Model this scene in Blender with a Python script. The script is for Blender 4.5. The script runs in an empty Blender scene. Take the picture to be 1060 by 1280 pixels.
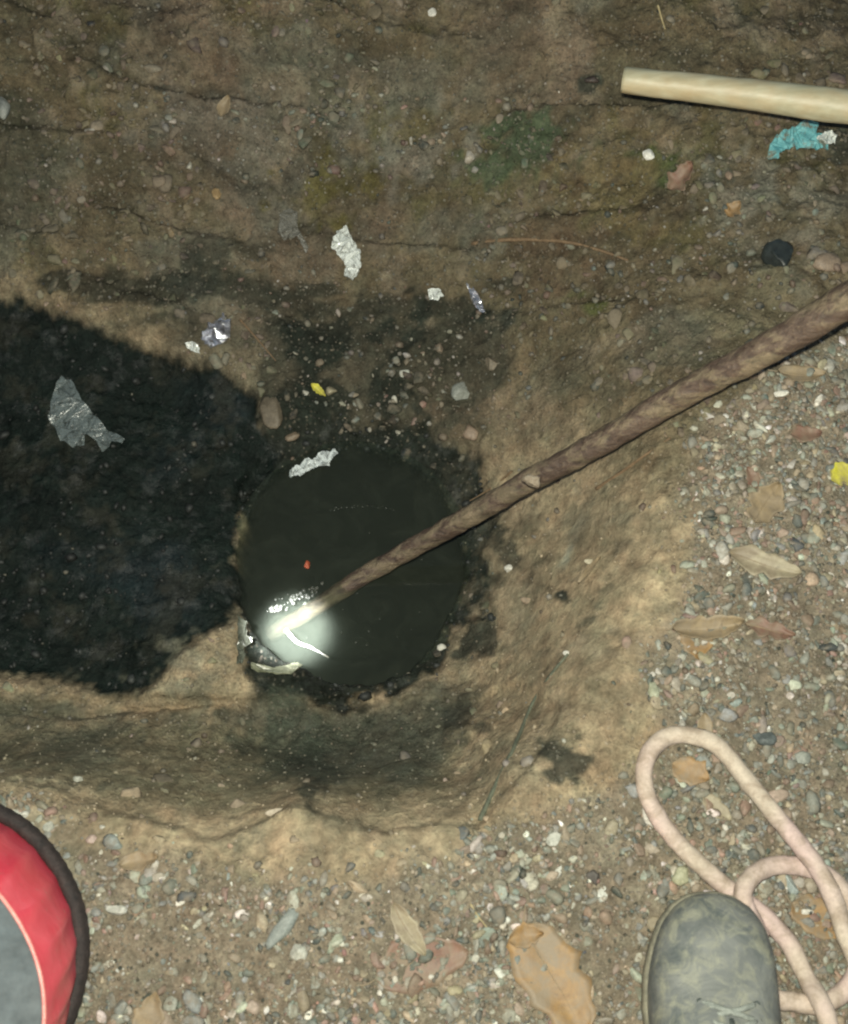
import bpy, bmesh, math, random
import numpy as np
from mathutils import Vector, Matrix, noise as mnoise

R = math.radians
scene = bpy.context.scene
COL = scene.collection
rng = np.random.default_rng(7)
random.seed(7)

# ------------------------------------------------------------------ camera
TILT = R(20); CAM_Z = 1.15; F = 1545.0          # F in pixels of the 1060x1280 photograph
cam_d = bpy.data.cameras.new('camera'); cam = bpy.data.objects.new('camera', cam_d); COL.objects.link(cam)
cam.location = (0, 0, CAM_Z); cam.rotation_euler = (TILT, 0, 0)
cam_d.sensor_fit = 'VERTICAL'; cam_d.sensor_height = 24; cam_d.lens = 24 * F / 1280
cam_d.dof.use_dof = True; cam_d.dof.focus_distance = 1.45; cam_d.dof.aperture_fstop = 5.6
cam_d.clip_start = 0.02; cam_d.clip_end = 200
scene.camera = cam

# ------------------------------------------------------------------ world, light, exposure (night, hand torches)
w = bpy.data.worlds.new('World'); scene.world = w; w.use_nodes = True
wn = w.node_tree; wn.nodes.clear()
sky = wn.nodes.new('ShaderNodeTexSky'); sky.sky_type = 'NISHITA'; sky.sun_disc = False
sky.sun_elevation = R(12); sky.sun_rotation = R(200)
bgn = wn.nodes.new('ShaderNodeBackground'); bgn.inputs['Strength'].default_value = 0.085
wo = wn.nodes.new('ShaderNodeOutputWorld')
wn.links.new(sky.outputs[0], bgn.inputs[0]); wn.links.new(bgn.outputs[0], wo.inputs[0])

def spot(name, loc, target, energy, size_deg, blend, radius, color):
    d = bpy.data.lights.new(name, 'SPOT'); d.energy = energy; d.spot_size = R(size_deg); d.spot_blend = blend
    d.shadow_soft_size = radius; d.color = color
    o = bpy.data.objects.new(name, d); COL.objects.link(o); o.location = loc
    o.rotation_euler = (Vector(target) - Vector(loc)).to_track_quat('-Z', 'Y').to_euler()
    return o
# the phone's own light beside the lens, and a narrow hand torch held over the water
spot('phone_light', (-0.012, 0.035, 1.185), (0.12, 0.42, 0.0), 110.0, 150, 1.0, 0.012, (1.0, 0.98, 0.815))
TORCH = (-0.30, 0.16, 1.05)

vs = scene.view_settings
vs.view_transform = 'Standard'; vs.look = 'None'; vs.gamma = 1.0; vs.exposure = 0.0
vs.use_curve_mapping = False
scene.cycles.filter_width = 2.2
scene.cycles.volume_bounces = 1

# ------------------------------------------------------------------ helpers
def P(px, py, z=0.0):
    """point of the place at height z met by the sight line through a photo pixel"""
    u = (px - 530) / F; v = (640 - py) / F
    dy = v * math.cos(TILT) + math.sin(TILT); dz = v * math.sin(TILT) - math.cos(TILT)
    t = (z - CAM_Z) / dz
    return Vector((u * t, dy * t, z))

def to_px(x, y, z):
    zz = z - CAM_Z
    cy = y * math.cos(TILT) + zz * math.sin(TILT)
    cz = -y * math.sin(TILT) + zz * math.cos(TILT)
    return 530 + F * x / (-cz), 640 - F * cy / (-cz)

def vnoise(x, y, seed=0):
    xi = np.floor(x).astype(np.int64); yi = np.floor(y).astype(np.int64)
    xf = x - xi; yf = y - yi
    xf = xf * xf * (3 - 2 * xf); yf = yf * yf * (3 - 2 * yf)
    def h(a, b):
        n = (a * 374761393 + b * 668265263 + seed * 974634777) & 0x7fffffff
        n = ((n ^ (n >> 13)) * 1274126177) & 0x7fffffff
        return ((n ^ (n >> 16)) & 0xffff) / 65535.0
    return (h(xi, yi) * (1 - xf) + h(xi + 1, yi) * xf) * (1 - yf) + (h(xi, yi + 1) * (1 - xf) + h(xi + 1, yi + 1) * xf) * yf

def fbm(x, y, freq, octv=4, seed=0, gain=0.5):
    s = 0; a = 1; tot = 0
    for k in range(octv):
        s = s + a * (vnoise(x * freq + 17.3 * k, y * freq - 9.1 * k, seed + k) * 2 - 1); tot += a
        a *= gain; freq *= 2.03
    return s / tot

def sstep(a, b, x):
    t = np.clip((x - a) / (b - a), 0, 1); return t * t * (3 - 2 * t)

def poly_sd(px, py, poly):
    """signed distance to a polygon (positive inside), numpy"""
    d2 = np.full(px.shape, 1e18); inside = np.zeros(px.shape, bool)
    n = len(poly)
    for i in range(n):
        ax, ay = poly[i]; bx, by = poly[(i + 1) % n]
        ex, ey = bx - ax, by - ay; wx, wy = px - ax, py - ay
        t = np.clip((wx * ex + wy * ey) / (ex * ex + ey * ey), 0, 1)
        d2 = np.minimum(d2, (wx - ex * t) ** 2 + (wy - ey * t) ** 2)
        c = ((ay > py) != (by > py)) & (px < (bx - ax) * (py - ay) / ((by - ay) if by != ay else 1e-9) + ax)
        inside ^= c
    return np.where(inside, 1, -1) * np.sqrt(d2)

def tag(o, label=None, cat=None, group=None, kind=None):
    if label: o['label'] = label
    if cat: o['category'] = cat
    if group: o['group'] = group
    if kind: o['kind'] = kind
    return o

def link(name, me, mat=None, parent=None, smooth=True):
    o = bpy.data.objects.new(name, me); COL.objects.link(o)
    if mat is not None: me.materials.append(mat)
    if smooth: me.polygons.foreach_set('use_smooth', [True] * len(me.polygons))
    if parent is not None: o.parent = parent
    return o

def empty(name, loc=(0, 0, 0)):
    o = bpy.data.objects.new(name, None); COL.objects.link(o); o.location = loc
    o.empty_display_size = 0.02
    return o

def mesh_from(name, V, Fc):
    me = bpy.data.meshes.new(name); me.from_pydata([tuple(v) for v in V], [], Fc); me.update(); return me

def set_col(me, name, arr):
    a = me.color_attributes.new(name, 'FLOAT_COLOR', 'POINT')
    buf = np.ones((len(me.vertices), 4), np.float32); buf[:, :arr.shape[1]] = arr
    a.data.foreach_set('color', buf.ravel())

# ------------------------------------------------------------------ materials
class NT:
    def __init__(s, name):
        s.m = bpy.data.materials.new(name); s.m.use_nodes = True; s.t = s.m.node_tree; s.t.nodes.clear()
        s.out = s.t.nodes.new('ShaderNodeOutputMaterial')
    def n(s, ty, **kw):
        nd = s.t.nodes.new(ty)
        for k, v in kw.items():
            if k in nd.inputs: 
                if hasattr(v, 'is_output'): s.t.links.new(v, nd.inputs[k])
                else: nd.inputs[k].default_value = v
            else: setattr(nd, k, v)
        return nd
    def l(s, a, b): s.t.links.new(a, b)
    def obj(s): return s.n('ShaderNodeTexCoord').outputs['Object']
    def noise(s, vec, scale, detail=5, rough=0.6, dist=0.0):
        nd = s.n('ShaderNodeTexNoise'); nd.inputs['Scale'].default_value = scale; nd.inputs['Detail'].default_value = detail
        nd.inputs['Roughness'].default_value = rough; nd.inputs['Distortion'].default_value = dist; s.l(vec, nd.inputs['Vector'])
        return nd.outputs['Fac']
    def ramp(s, fac, stops, interp='LINEAR'):
        r = s.n('ShaderNodeValToRGB'); r.color_ramp.interpolation = interp
        e = r.color_ramp.elements
        while len(e) < len(stops): e.new(0.5)
        for i, (p, c) in enumerate(stops):
            e[i].position = p; e[i].color = (c, c, c, 1) if isinstance(c, (int, float)) else (*c, 1)
        s.l(fac, r.inputs[0]); return r.outputs[0]
    def math(s, op, a, b=0.0, clamp=False):
        m = s.n('ShaderNodeMath', operation=op); m.use_clamp = clamp
        for i, v in enumerate((a, b)):
            if hasattr(v, 'is_output'): s.l(v, m.inputs[i])
            else: m.inputs[i].default_value = v
        return m.outputs[0]
    def mix(s, fac, a, b, mode='MIX'):
        m = s.n('ShaderNodeMix', data_type='RGBA', blend_type=mode)
        for sock, v in ((m.inputs[0], fac), (m.inputs[6], a), (m.inputs[7], b)):
            if hasattr(v, 'is_output'): s.l(v, sock)
            elif isinstance(v, (int, float)): sock.default_value = v if sock == m.inputs[0] else (v, v, v, 1)
            else: sock.default_value = (*v, 1)
        return m.outputs[2]
    def bump(s, h, strength, dist, prev=None):
        b = s.n('ShaderNodeBump'); b.inputs['Strength'].default_value = strength; b.inputs['Distance'].default_value = dist
        s.l(h, b.inputs['Height'])
        if prev is not None: s.l(prev, b.inputs['Normal'])
        return b.outputs[0]
    def pbr(s, color, rough=0.7, normal=None, **kw):
        p = s.n('ShaderNodeBsdfPrincipled')
        if hasattr(color, 'is_output'): s.l(color, p.inputs['Base Color'])
        else: p.inputs['Base Color'].default_value = (*color, 1)
        if hasattr(rough, 'is_output'): s.l(rough, p.inputs['Roughness'])
        else: p.inputs['Roughness'].default_value = rough
        if normal is not None: s.l(normal, p.inputs['Normal'])
        for k, v in kw.items():
            k = k.replace('_', ' ')
            if hasattr(v, 'is_output'): s.l(v, p.inputs[k])
            else: p.inputs[k].default_value = v
        s.l(p.outputs[0], s.out.inputs[0]); return p

def mat_ground(name, wet_scale=1.0):
    g = NT(name); v = g.obj()
    col = g.n('ShaderNodeVertexColor', layer_name='soil').outputs[0]
    wet = g.n('ShaderNodeSeparateColor'); g.l(g.n('ShaderNodeVertexColor', layer_name='damp').outputs[0], wet.inputs[0])
    wv = wet.outputs[0]; grit = wet.outputs[1]
    n1 = g.noise(v, 14, 6, 0.65); n2 = g.noise(v, 75, 5, 0.7, 0.5); n3 = g.noise(v, 330, 4, 0.7)
    c = g.mix(1.0, col, g.ramp(n1, [(0.28, 0.62), (0.72, 1.35)]), 'MULTIPLY')
    c = g.mix(1.0, c, g.ramp(n2, [(0.28, 0.60), (0.50, 1.0), (0.70, 1.45)]), 'MULTIPLY')
    c = g.mix(g.math('SUBTRACT', 0.9, g.math('MULTIPLY', wet.outputs[2], 0.5)), c, g.ramp(n3, [(0.30, 0.68), (0.7, 1.32)]), 'MULTIPLY')
    # hue drift: reddish and olive patches in the earth
    hue = g.noise(v, 33, 4, 0.6)
    c = g.mix(0.8, c, g.mix(hue, (0.78, 1.0, 0.95), (1.22, 0.96, 0.86)), 'MULTIPLY')
    # small grit grains, pale and dark
    vo = g.n('ShaderNodeTexVoronoi', feature='F1'); vo.inputs['Scale'].default_value = 190; g.l(v, vo.inputs['Vector'])
    cellr = g.n('ShaderNodeSeparateColor'); g.l(vo.outputs['Color'], cellr.inputs[0])
    grain = g.math('MULTIPLY', g.ramp(vo.outputs['Distance'], [(0.25, 1.0), (0.42, 0.0)]), g.ramp(cellr.outputs[0], [(0.55, 0.0), (0.62, 1.0)]))
    grain = g.math('MULTIPLY', grain, grit)
    gc = g.ramp(cellr.outputs[1], [(0.0, (0.035, 0.045, 0.04)), (0.45, (0.13, 0.11, 0.08)), (0.8, (0.16, 0.15, 0.12)), (1.0, (0.27, 0.255, 0.21))])
    c = g.mix(grain, c, gc)
    nb = g.bump(n1, 0.4, 0.02); rs = g.math('SUBTRACT', 1.0, g.math('MULTIPLY', wet.outputs[2], 0.6))
    nb = g.bump(g.math('MULTIPLY', n2, rs), 0.7, 0.007, nb); nb = g.bump(g.math('MULTIPLY', n3, rs), 0.7, 0.0022, nb)
    nb = g.bump(grain, 0.7, 0.0015, nb)
    spec = g.noise(v, 120, 4, 0.7)
    rough = g.math('SUBTRACT', 0.92, g.math('MULTIPLY', g.math('MULTIPLY', wv, g.ramp(spec, [(0.35, 0.2), (0.66, 1.0)])), 0.62 * wet_scale))
    g.pbr(c, rough, nb, Specular_IOR_Level=g.math('ADD', 0.12, g.math('MULTIPLY', g.math('MULTIPLY', wv, g.ramp(g.noise(v, 38, 4, 0.7), [(0.52, 0.0), (0.70, 1.0)])), 0.5)))
    return g.m

def mat_simple(name, c1, c2, scale=60, rough=0.7, bump=0.3, bdist=0.002, c3=None, **kw):
    g = NT(name); v = g.obj(); n = g.noise(v, scale, 5, 0.65, 0.4); n2 = g.noise(v, scale * 4.3, 4, 0.7)
    c = g.ramp(n, [(0.32, c1), (0.68, c2)])
    if c3: c = g.mix(g.ramp(g.noise(v, scale * 0.45, 5, 0.7, 1.0), [(0.5, 0.0), (0.62, 1.0)]), c, c3)
    c = g.mix(1.0, c, g.ramp(n2, [(0.3, 0.72), (0.7, 1.25)]), 'MULTIPLY')
    nb = g.bump(n, bump, bdist); nb = g.bump(n2, bump, bdist * 0.3, nb)
    g.pbr(c, rough, nb, **kw); return g.m

def mat_vcol(name, layer='tint', rough=0.7, scale=400):
    g = NT(name); v = g.obj(); col = g.n('ShaderNodeVertexColor', layer_name=layer).outputs[0]
    n = g.noise(v, scale, 4, 0.7); n2 = g.noise(v, 95, 5, 0.7)
    c = g.mix(1.0, col, g.ramp(n, [(0.3, 0.7), (0.7, 1.3)]), 'MULTIPLY')
    # earth smeared over the stones
    c = g.mix(g.ramp(n2, [(0.42, 0.0), (0.64, 0.75)]), c, (0.165, 0.138, 0.100))
    nb = g.bump(n, 0.4, 0.001)
    g.pbr(c, rough, nb, Specular_IOR_Level=0.35); return g.m

# ------------------------------------------------------------------ terrain
DEEP = 0.70
WATER_Z = -0.360 * DEEP
CP = [ # pixel x, pixel y, height: the lie of the land
 # near bank (bottom of the picture) and right-hand bank
 (-60,1060,0),(60,1040,0),(150,1050,0.0),(260,1060,0),(370,1040,0.0),(480,1050,0),(600,1060,0),(700,1010,0),(780,930,0),(840,850,0),(870,760,0),
 (880,660,0),(900,560,0),(930,470,0),(1000,400,-0.01),(1080,340,-0.01),(1080,600,0),(1080,850,0),(1000,1000,0),(900,1150,0),(1080,1280,0),(700,1280,0),
 (500,1280,0),(250,1280,0),(0,1280,0),(-150,1200,0),(700,1150,0),(250,1160,0),
 # lip
 (0,985,-0.012),(80,1003,-0.012),(170,1028,-0.012),(270,1048,-0.012),(370,1010,-0.012),(480,1030,-0.012),(560,1025,-0.012),(640,960,-0.02),(730,850,-0.03),(800,740,-0.02),
 (825,640,-0.02),(840,560,-0.03),
 # foot of the near wall
 (0,905,-0.255),(120,910,-0.26),(230,915,-0.26),(330,930,-0.27),(430,930,-0.28),(530,915,-0.25),(-150,905,-0.25),
 (0,868,-0.275),(120,885,-0.275),(250,855,-0.275),(280,810,-0.29),
 # right-hand slope
 (600,880,-0.24),(660,800,-0.20),(620,700,-0.31),(690,700,-0.20),(750,650,-0.12),(640,600,-0.29),(720,560,-0.19),(790,500,-0.11),
 (600,520,-0.30),(680,440,-0.22),(600,900,-0.20),(590,960,-0.14),(660,880,-0.13),
 # around the hole
 (440,480,-0.325),(340,500,-0.32),(560,420,-0.28),(440,410,-0.30),(300,640,-0.34),(310,560,-0.335),(590,780,-0.32),(575,830,-0.31),(400,890,-0.31),(500,880,-0.31),
 # black sludge
 (0,500,-0.335),(120,520,-0.32),(230,560,-0.325),(60,650,-0.31),(180,700,-0.31),(100,800,-0.315),(0,760,-0.32),(-150,600,-0.33),(-150,800,-0.31),(200,480,-0.335),
 # far wall
 (-150,400,-0.27),(0,370,-0.275),(120,385,-0.275),(220,415,-0.28),(300,380,-0.285),(300,300,-0.25),(150,300,-0.23),(0,280,-0.22),(450,320,-0.26),(560,300,-0.22),
 (650,320,-0.19),(760,300,-0.12),(850,300,-0.07),(960,280,-0.03),(1080,240,-0.01),
 (0,150,-0.14),(200,150,-0.15),(400,160,-0.16),(600,170,-0.13),(800,150,-0.06),(1000,120,-0.01),
 (0,0,-0.05),(200,0,-0.06),(400,0,-0.05),(600,0,-0.03),(800,0,0.0),(1060,0,0.0),
 (-150,200,-0.15),(-150,0,-0.03),(0,-120,0.0),(300,-120,0.0),(600,-120,0.0),(1000,-120,0.0)]
cw = [P(a, b, c * DEEP) for a, b, c in CP]
extra = []
for a in np.linspace(0, 2 * math.pi, 28, endpoint=False):
    extra.append((1.35 * math.cos(a), 0.5 + 1.35 * math.sin(a), 0.0))
cx = np.array([[p.x, p.y] for p in cw] + [[e[0], e[1]] for e in extra]); cz = np.array([p.z for p in cw] + [e[2] for e in extra])
def U(r2): return np.where(r2 > 0, 0.5 * r2 * np.log(np.maximum(r2, 1e-12)), 0)
N = len(cx)
K = U(((cx[:, None] - cx[None]) ** 2).sum(-1)) + np.eye(N) * 1e-4
Q = np.c_[np.ones(N), cx]
A = np.zeros((N + 3, N + 3)); A[:N, :N] = K; A[:N, N:] = Q; A[N:, :N] = Q.T
sol = np.linalg.solve(A, np.r_[cz, np.zeros(3)])
def tps(x, y):
    s = sol[N] + sol[N + 1] * x + sol[N + 2] * y
    for i in range(N): s = s + sol[i] * U((x - cx[i, 0]) ** 2 + (y - cx[i, 1]) ** 2)
    return s

H0, H1 = P(437, 850, WATER_Z), P(437, 566, WATER_Z)
HC = ((H0.x + H1.x) / 2, (H0.y + H1.y) / 2)            # centre of the water hole
HRX = (P(572, 700, WATER_Z).x - P(303, 700, WATER_Z).x) / 2; HRY = (H1.y - H0.y) / 2
HC = ((P(572, 700, WATER_Z).x + P(303, 700, WATER_Z).x) / 2, HC[1])

SLUDGE = [(-400,365),(-40,368),(40,382),(100,400),(150,420),(200,440),(250,450),(285,458),(318,490),(332,530),(345,560),(325,600),(300,640),(296,720),(300,770),(262,790),(235,805),
          (210,835),(175,868),(130,872),(80,852),(0,843),(-400,840)]
BLACKRING = [(296,600),(318,560),(350,540),(390,535),(420,515),(460,530),(500,525),(545,540),(600,560),(612,600),(625,640),(600,690),(618,730),(628,790),(600,770),(575,790),(560,830),(500,862),(430,890),(370,875),(330,865),(300,835),(310,790),(286,740)]
DAMPBAND = [(190,345),(240,335),(330,350),(420,372),(500,372),(600,380),(625,400),(600,408),(540,398),(450,400),(370,392),(280,372),(215,368)]
GREYFOOT = [(340,855),(430,875),(520,850),(585,835),(600,880),(560,960),(520,1000),(440,985),(380,960),(330,930),(280,900),(180,905),(80,900),(-100,890),(-100,870),(80,872),(170,885),(260,885),(310,880)]
LIP = [(-400,955),(0,968),(60,988),(130,1010),(200,1030),(270,1050),(330,1030),(365,1008),(420,1018),(478,1040),(540,1030),(600,1030),(640,990),(690,930),(700,880),(640,850),(600,870),(-400,870)]
GRAVR = [(1200,340),(1060,400),(960,450),(890,520),(850,600),(845,680),(838,760),(815,830),(810,880),(790,960),(740,1000),(640,1040),(560,1075),(470,1085),(360,1085),(250,1080),
         (190,1050),(120,1030),(50,1015),(-40,1005),(-300,1010),(-300,1500),(1200,1500)]

def height(x, y):
    z = tps(x, y)
    rr = np.sqrt(x ** 2 + (y - 0.5) ** 2)
    k = sstep(1.0, 1.3, rr); z = z * (1 - k)
    px, py = to_px(x, y, z)
    pw = px + 13 * fbm(x, y, 26, 6, 5, 0.62); qw = py + 13 * fbm(x, y, 26, 6, 9, 0.62)
    # relief of the earth
    gr = sstep(-42, 40, poly_sd(pw, qw, GRAVR) + 45 * fbm(x, y, 15, 4, 71, 0.6))
    nz_ = 0.010 * fbm(x, y, 9, 3, 21) * (1 - 0.75 * gr) * (1 - k) + 0.0085 * fbm(x, y, 34, 5, 33, 0.62) * (1 - 0.6 * gr) + 0.0022 * fbm(x, y, 150, 3, 41, 0.7)
    z0_ = z
    sm_ = np.exp(-(((px - 720) / 130) ** 2 + ((py - 740) / 190) ** 2) ** 1.5) + np.exp(-((py - 1045 - 0.0 * px) / 34) ** 2) * sstep(640, 560, px)
    sm_ = np.clip(sm_, 0, 1) * (1 - k)
    z = z + nz_ * (1 - 0.45 * sm_)
    # layered ledges in the far wall
    far = sstep(470, 380, qw) * (1 - k)
    z = z + far * 0.012 * (sstep(0.35, 0.6, vnoise(x * 6 + 3, y * 26 + x * 5, 3)) - 0.5)
    z = z - 0.012 * sstep(-3, 5, poly_sd(pw, qw, LIP)) * (1 - k)
    z = z + ((0.0014 + 0.0016 * far) * fbm(x, y, 85, 3, 61, 0.7) + 0.0080 * np.maximum(0, fbm(x, y, 48, 4, 62, 0.65) - 0.15) * (1 - k)) * (1 - 0.6 * sm_)
    # step down into the sludge
    sl = poly_sd(pw, qw, SLUDGE)
    s = sstep(-12, 12, sl)
    z = z - 0.012 * s - 0.7 * s * 0.0085 * fbm(x, y, 34, 5, 33, 0.62) + s * 0.0016 * fbm(x, y, 60, 4, 77, 0.6) + s * 0.006 * fbm(x, y, 10, 3, 78)
    bl = sstep(-5, 8, poly_sd(pw, qw, BLACKRING))
    z = z - 0.010 * bl + bl * 0.006 * fbm(x, y, 55, 4, 99, 0.65)
    # crack of the ledge along the foot of the near wall and the broken lip
    led = np.exp(-((qw - (884 + 6 * np.sin(px / 60))) / 4.0) ** 2) * sstep(330, 230, px)
    z = z - 0.012 * led
    # the hole
    e = np.sqrt(((x - HC[0]) / HRX) ** 2 + ((y - HC[1]) / HRY) ** 2) + 0.10 * fbm(x, y, 16, 5, 55, 0.6)
    hole = sstep(1.06, 0.93, e)
    bottom = WATER_Z - 0.16 - 0.04 * sstep(0.9, 0.0, e)
    z = z * (1 - hole) + bottom * hole
    return z, px, py, pw, qw, sl, bl, hole, gr, sm_

def axis(a, b, step, outer, n=26):
    core = np.arange(a, b, step)
    g = np.geomspace(step, outer, n); left = a - np.cumsum(g)[::-1]; right = core[-1] + np.cumsum(g)
    return np.r_[left, core, right]
xs = axis(-0.64, 0.64, 0.0025, 2.5); ys = axis(-0.12, 1.25, 0.0025, 2.5)
GX, GY = np.meshgrid(xs, ys)
Z, PX, PY, PW, QW, SL, BL, HO, GRV, SMO = height(GX, GY)
nx, ny = len(xs), len(ys)

def lookup(arr, x, y):
    i = np.clip(np.searchsorted(xs, x) - 1, 0, nx - 2); j = np.clip(np.searchsorted(ys, y) - 1, 0, ny - 2)
    fx = (x - xs[i]) / (xs[i + 1] - xs[i]); fy = (y - ys[j]) / (ys[j + 1] - ys[j])
    return (arr[j, i] * (1 - fx) + arr[j, i + 1] * fx) * (1 - fy) + (arr[j + 1, i] * (1 - fx) + arr[j + 1, i + 1] * fx) * fy
def gz(x, y): return float(lookup(Z, np.array([x]), np.array([y]))[0])
def G(px, py, up=0.0):
    """ground point seen at a photo pixel (marches down the sight line)"""
    a = P(px, py, 0.35); d = (P(px, py, 0) - a).normalized(); p = a.copy()
    for _ in range(900):
        p += d * 0.0012
        h_ = gz(p.x, p.y)
        if p.z <= (max(h_, WATER_Z) if wet_spot(p.x, p.y) else h_): break
    p.z += up; return p
def wet_spot(x, y): return ((x - HC[0]) / (HRX * 1.02)) ** 2 + ((y - HC[1]) / (HRY * 1.02)) ** 2 < 1
def gnorm(x, y, e=0.008):
    return Vector((gz(x - e, y) - gz(x + e, y), gz(x, y - e) - gz(x, y + e), 2 * e)).normalized()

# colours of the earth (true dry / damp colours, not light and shade)
def mixc(base, col, m): return base * (1 - m[..., None]) + np.array(col)[None, None] * m[..., None]
shape = Z.shape
soil = np.zeros((*shape, 3)) + np.array((0.275, 0.212, 0.132))
n_a = fbm(GX, GY, 7, 4, 201); n_b = fbm(GX, GY, 22, 4, 202)
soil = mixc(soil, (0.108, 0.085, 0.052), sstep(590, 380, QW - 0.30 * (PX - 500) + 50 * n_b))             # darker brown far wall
soil = mixc(soil, (0.085, 0.073, 0.030), sstep(0.15, 0.45, n_b) * sstep(420, 300, QW) * 0.7)             # mossy olive patches
soil = mixc(soil, (0.145, 0.106, 0.078), sstep(0.12, 0.4, n_a) * sstep(420, 300, QW) * 0.7)
n_c = fbm(GX, GY, 11, 5, 231); n_d = fbm(GX * 0.5, GY * 1.6, 16, 5, 232)
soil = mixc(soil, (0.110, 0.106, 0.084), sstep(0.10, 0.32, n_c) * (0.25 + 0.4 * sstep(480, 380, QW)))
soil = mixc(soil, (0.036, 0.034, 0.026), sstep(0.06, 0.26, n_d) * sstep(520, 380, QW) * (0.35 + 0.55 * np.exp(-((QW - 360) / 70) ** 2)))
soil = mixc(soil, (0.17, 0.135, 0.095), sstep(0.22, 0.4, fbm(GX, GY, 26, 4, 233)) * sstep(480, 380, QW) * 0.6)
soil = mixc(soil, (0.180, 0.148, 0.110), sstep(0.15, 0.85, GRV))                                     # earth between the pebbles
soil = mixc(soil, (0.165, 0.140, 0.088), sstep(-10, 22, poly_sd(PW, QW, [(-300,880),(-40,890),(330,900),(560,880),(600,900),(560,985),(470,1012),(370,990),(270,1020),(160,1005),(60,975),(-300,950)])))
lipd = poly_sd(PW, QW, LIP)
soil = mixc(soil, (0.31, 0.245, 0.155), np.exp(-((lipd + 20) / 26) ** 2) * sstep(-50, 60, PX) * sstep(640, 560, PX) * 0.4)
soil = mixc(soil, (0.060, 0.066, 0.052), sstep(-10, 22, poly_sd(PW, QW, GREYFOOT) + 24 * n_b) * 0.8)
soil = mixc(soil, (0.030, 0.030, 0.024), sstep(-6, 8, poly_sd(PW, QW, DAMPBAND) + 12 * fbm(GX, GY, 40, 3, 301)) * 0.85)
soil = mixc(soil, (0.055, 0.052, 0.038), sstep(-10, 25, poly_sd(PW, QW, [(0,100),(60,120),(90,200),(60,330),(30,300),(-60,330),(-60,100)]) + 25 * n_b) * 0.7)
soil = mixc(soil, (0.046, 0.043, 0.033), sstep(-15, 15, poly_sd(PW, QW, [(330,395),(600,395),(640,470),(610,570),(540,560),(330,560)]) + 34 * n_b) * 0.9)
soil = mixc(soil, (0.016, 0.019, 0.017), sstep(-6, 10, poly_sd(PW, QW, [(355,410),(430,400),(440,440),(400,470),(440,540),(330,560),(340,500),(365,470)]) + 26 * fbm(GX, GY, 45, 4, 311)) * 0.95)
soil = mixc(soil, (0.020, 0.022, 0.019), sstep(0.0, 0.22, fbm(GX, GY, 26, 5, 313, 0.62)) * sstep(-25, 10, poly_sd(PW, QW, [(350,395),(470,370),(620,385),(640,410),(540,420),(530,470),(560,560),(330,570),(330,500)])) * 0.9)
soil = mixc(soil, (0.016, 0.018, 0.016), sstep(-4, 9, poly_sd(PW, QW, BLACKRING) + 16 * fbm(GX, GY, 60, 3, 303)))
soil = mixc(soil, (0.0068, 0.0100, 0.0108), sstep(-9, 9, SL + 12 * fbm(GX, GY, 70, 4, 305, 0.65)))
soil = mixc(soil, (0.009, 0.014, 0.019), sstep(0.1, 0.5, n_a) * sstep(5, 15, SL))
crust = sstep(0.08, 0.40, fbm(GX, GY, 24, 5, 310, 0.65) + 0.15 * n_a) * sstep(5, 12, SL)
soil = mixc(soil, (0.035, 0.032, 0.025), crust * 0.42)
for bx, by, br, am in ((700,950,30,.9),(665,655,22,.4),(700,748,9,1),(575,895,30,.7),(740,100,14,.9),(240,345,30,.8),(200,105,12,.8),(600,800,26,.9),(610,660,26,.9),(1050,175,26,.8),(630,700,22,.8),(480,1000,20,.4),(390,990,20,.8),(630,395,20,.7),(395,955,40,.5)):
    d = np.sqrt((PW - bx) ** 2 + (QW - by) ** 2)
    soil = mixc(soil, (0.035, 0.037, 0.031), sstep(br * 1.1, br * 0.6, d + br * 0.9 * fbm(GX, GY, 70, 3, int(bx))) * am)
for bx, by, br, cc_ in ((660,185,55,(0.045,0.075,0.040)),(830,205,26,(0.045,0.07,0.02)),(745,380,24,(0.06,0.08,0.02)),(400,245,50,(0.10,0.085,0.02)),(780,230,60,(0.13,0.10,0.045)),(960,400,60,(0.14,0.12,0.075)),(640,520,50,(0.16,0.12,0.08)),(340,920,60,(0.05,0.06,0.045)),(700,300,70,(0.075,0.05,0.032)),(235,835,45,(0.150,0.145,0.105)),(90,920,60,(0.11,0.105,0.075)),(250,150,70,(0.12,0.105,0.085)),(590,90,60,(0.115,0.10,0.072)),(930,230,50,(0.15,0.145,0.12)),(1020,260,50,(0.15,0.14,0.11)),(520,180,60,(0.13,0.12,0.10))):
    d = np.sqrt(((PW - bx) / 1.5) ** 2 + (QW - by) ** 2)
    soil = mixc(soil, cc_, sstep(br, br * 0.3, d + br * 1.1 * fbm(GX, GY, 50, 4, int(bx) + 7)) * 0.75)
# chalky grey smear on the slope
soil = mixc(soil, (0.20, 0.21, 0.17), sstep(10, 2, np.abs((PW - 718) + (QW - 670) * 0.5)) * sstep(45, 20, np.abs(QW - 672)) * 0.7)
HOm = HO > 0.3
soil = mixc(soil, (0.030, 0.034, 0.024), HO)
damp = np.clip(np.maximum.reduce([sstep(-3, 3, SL), BL * 0.9, HO, 0.35 * sstep(470, 330, QW), 0.5 * sstep(-8, 16, poly_sd(PW, QW, GREYFOOT))]), 0, 1)
grit = np.clip(0.35 + 0.65 * GRV + 0.25 * sstep(420, 300, QW) - sstep(-3, 3, SL) * 0.5, 0, 1)

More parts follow.
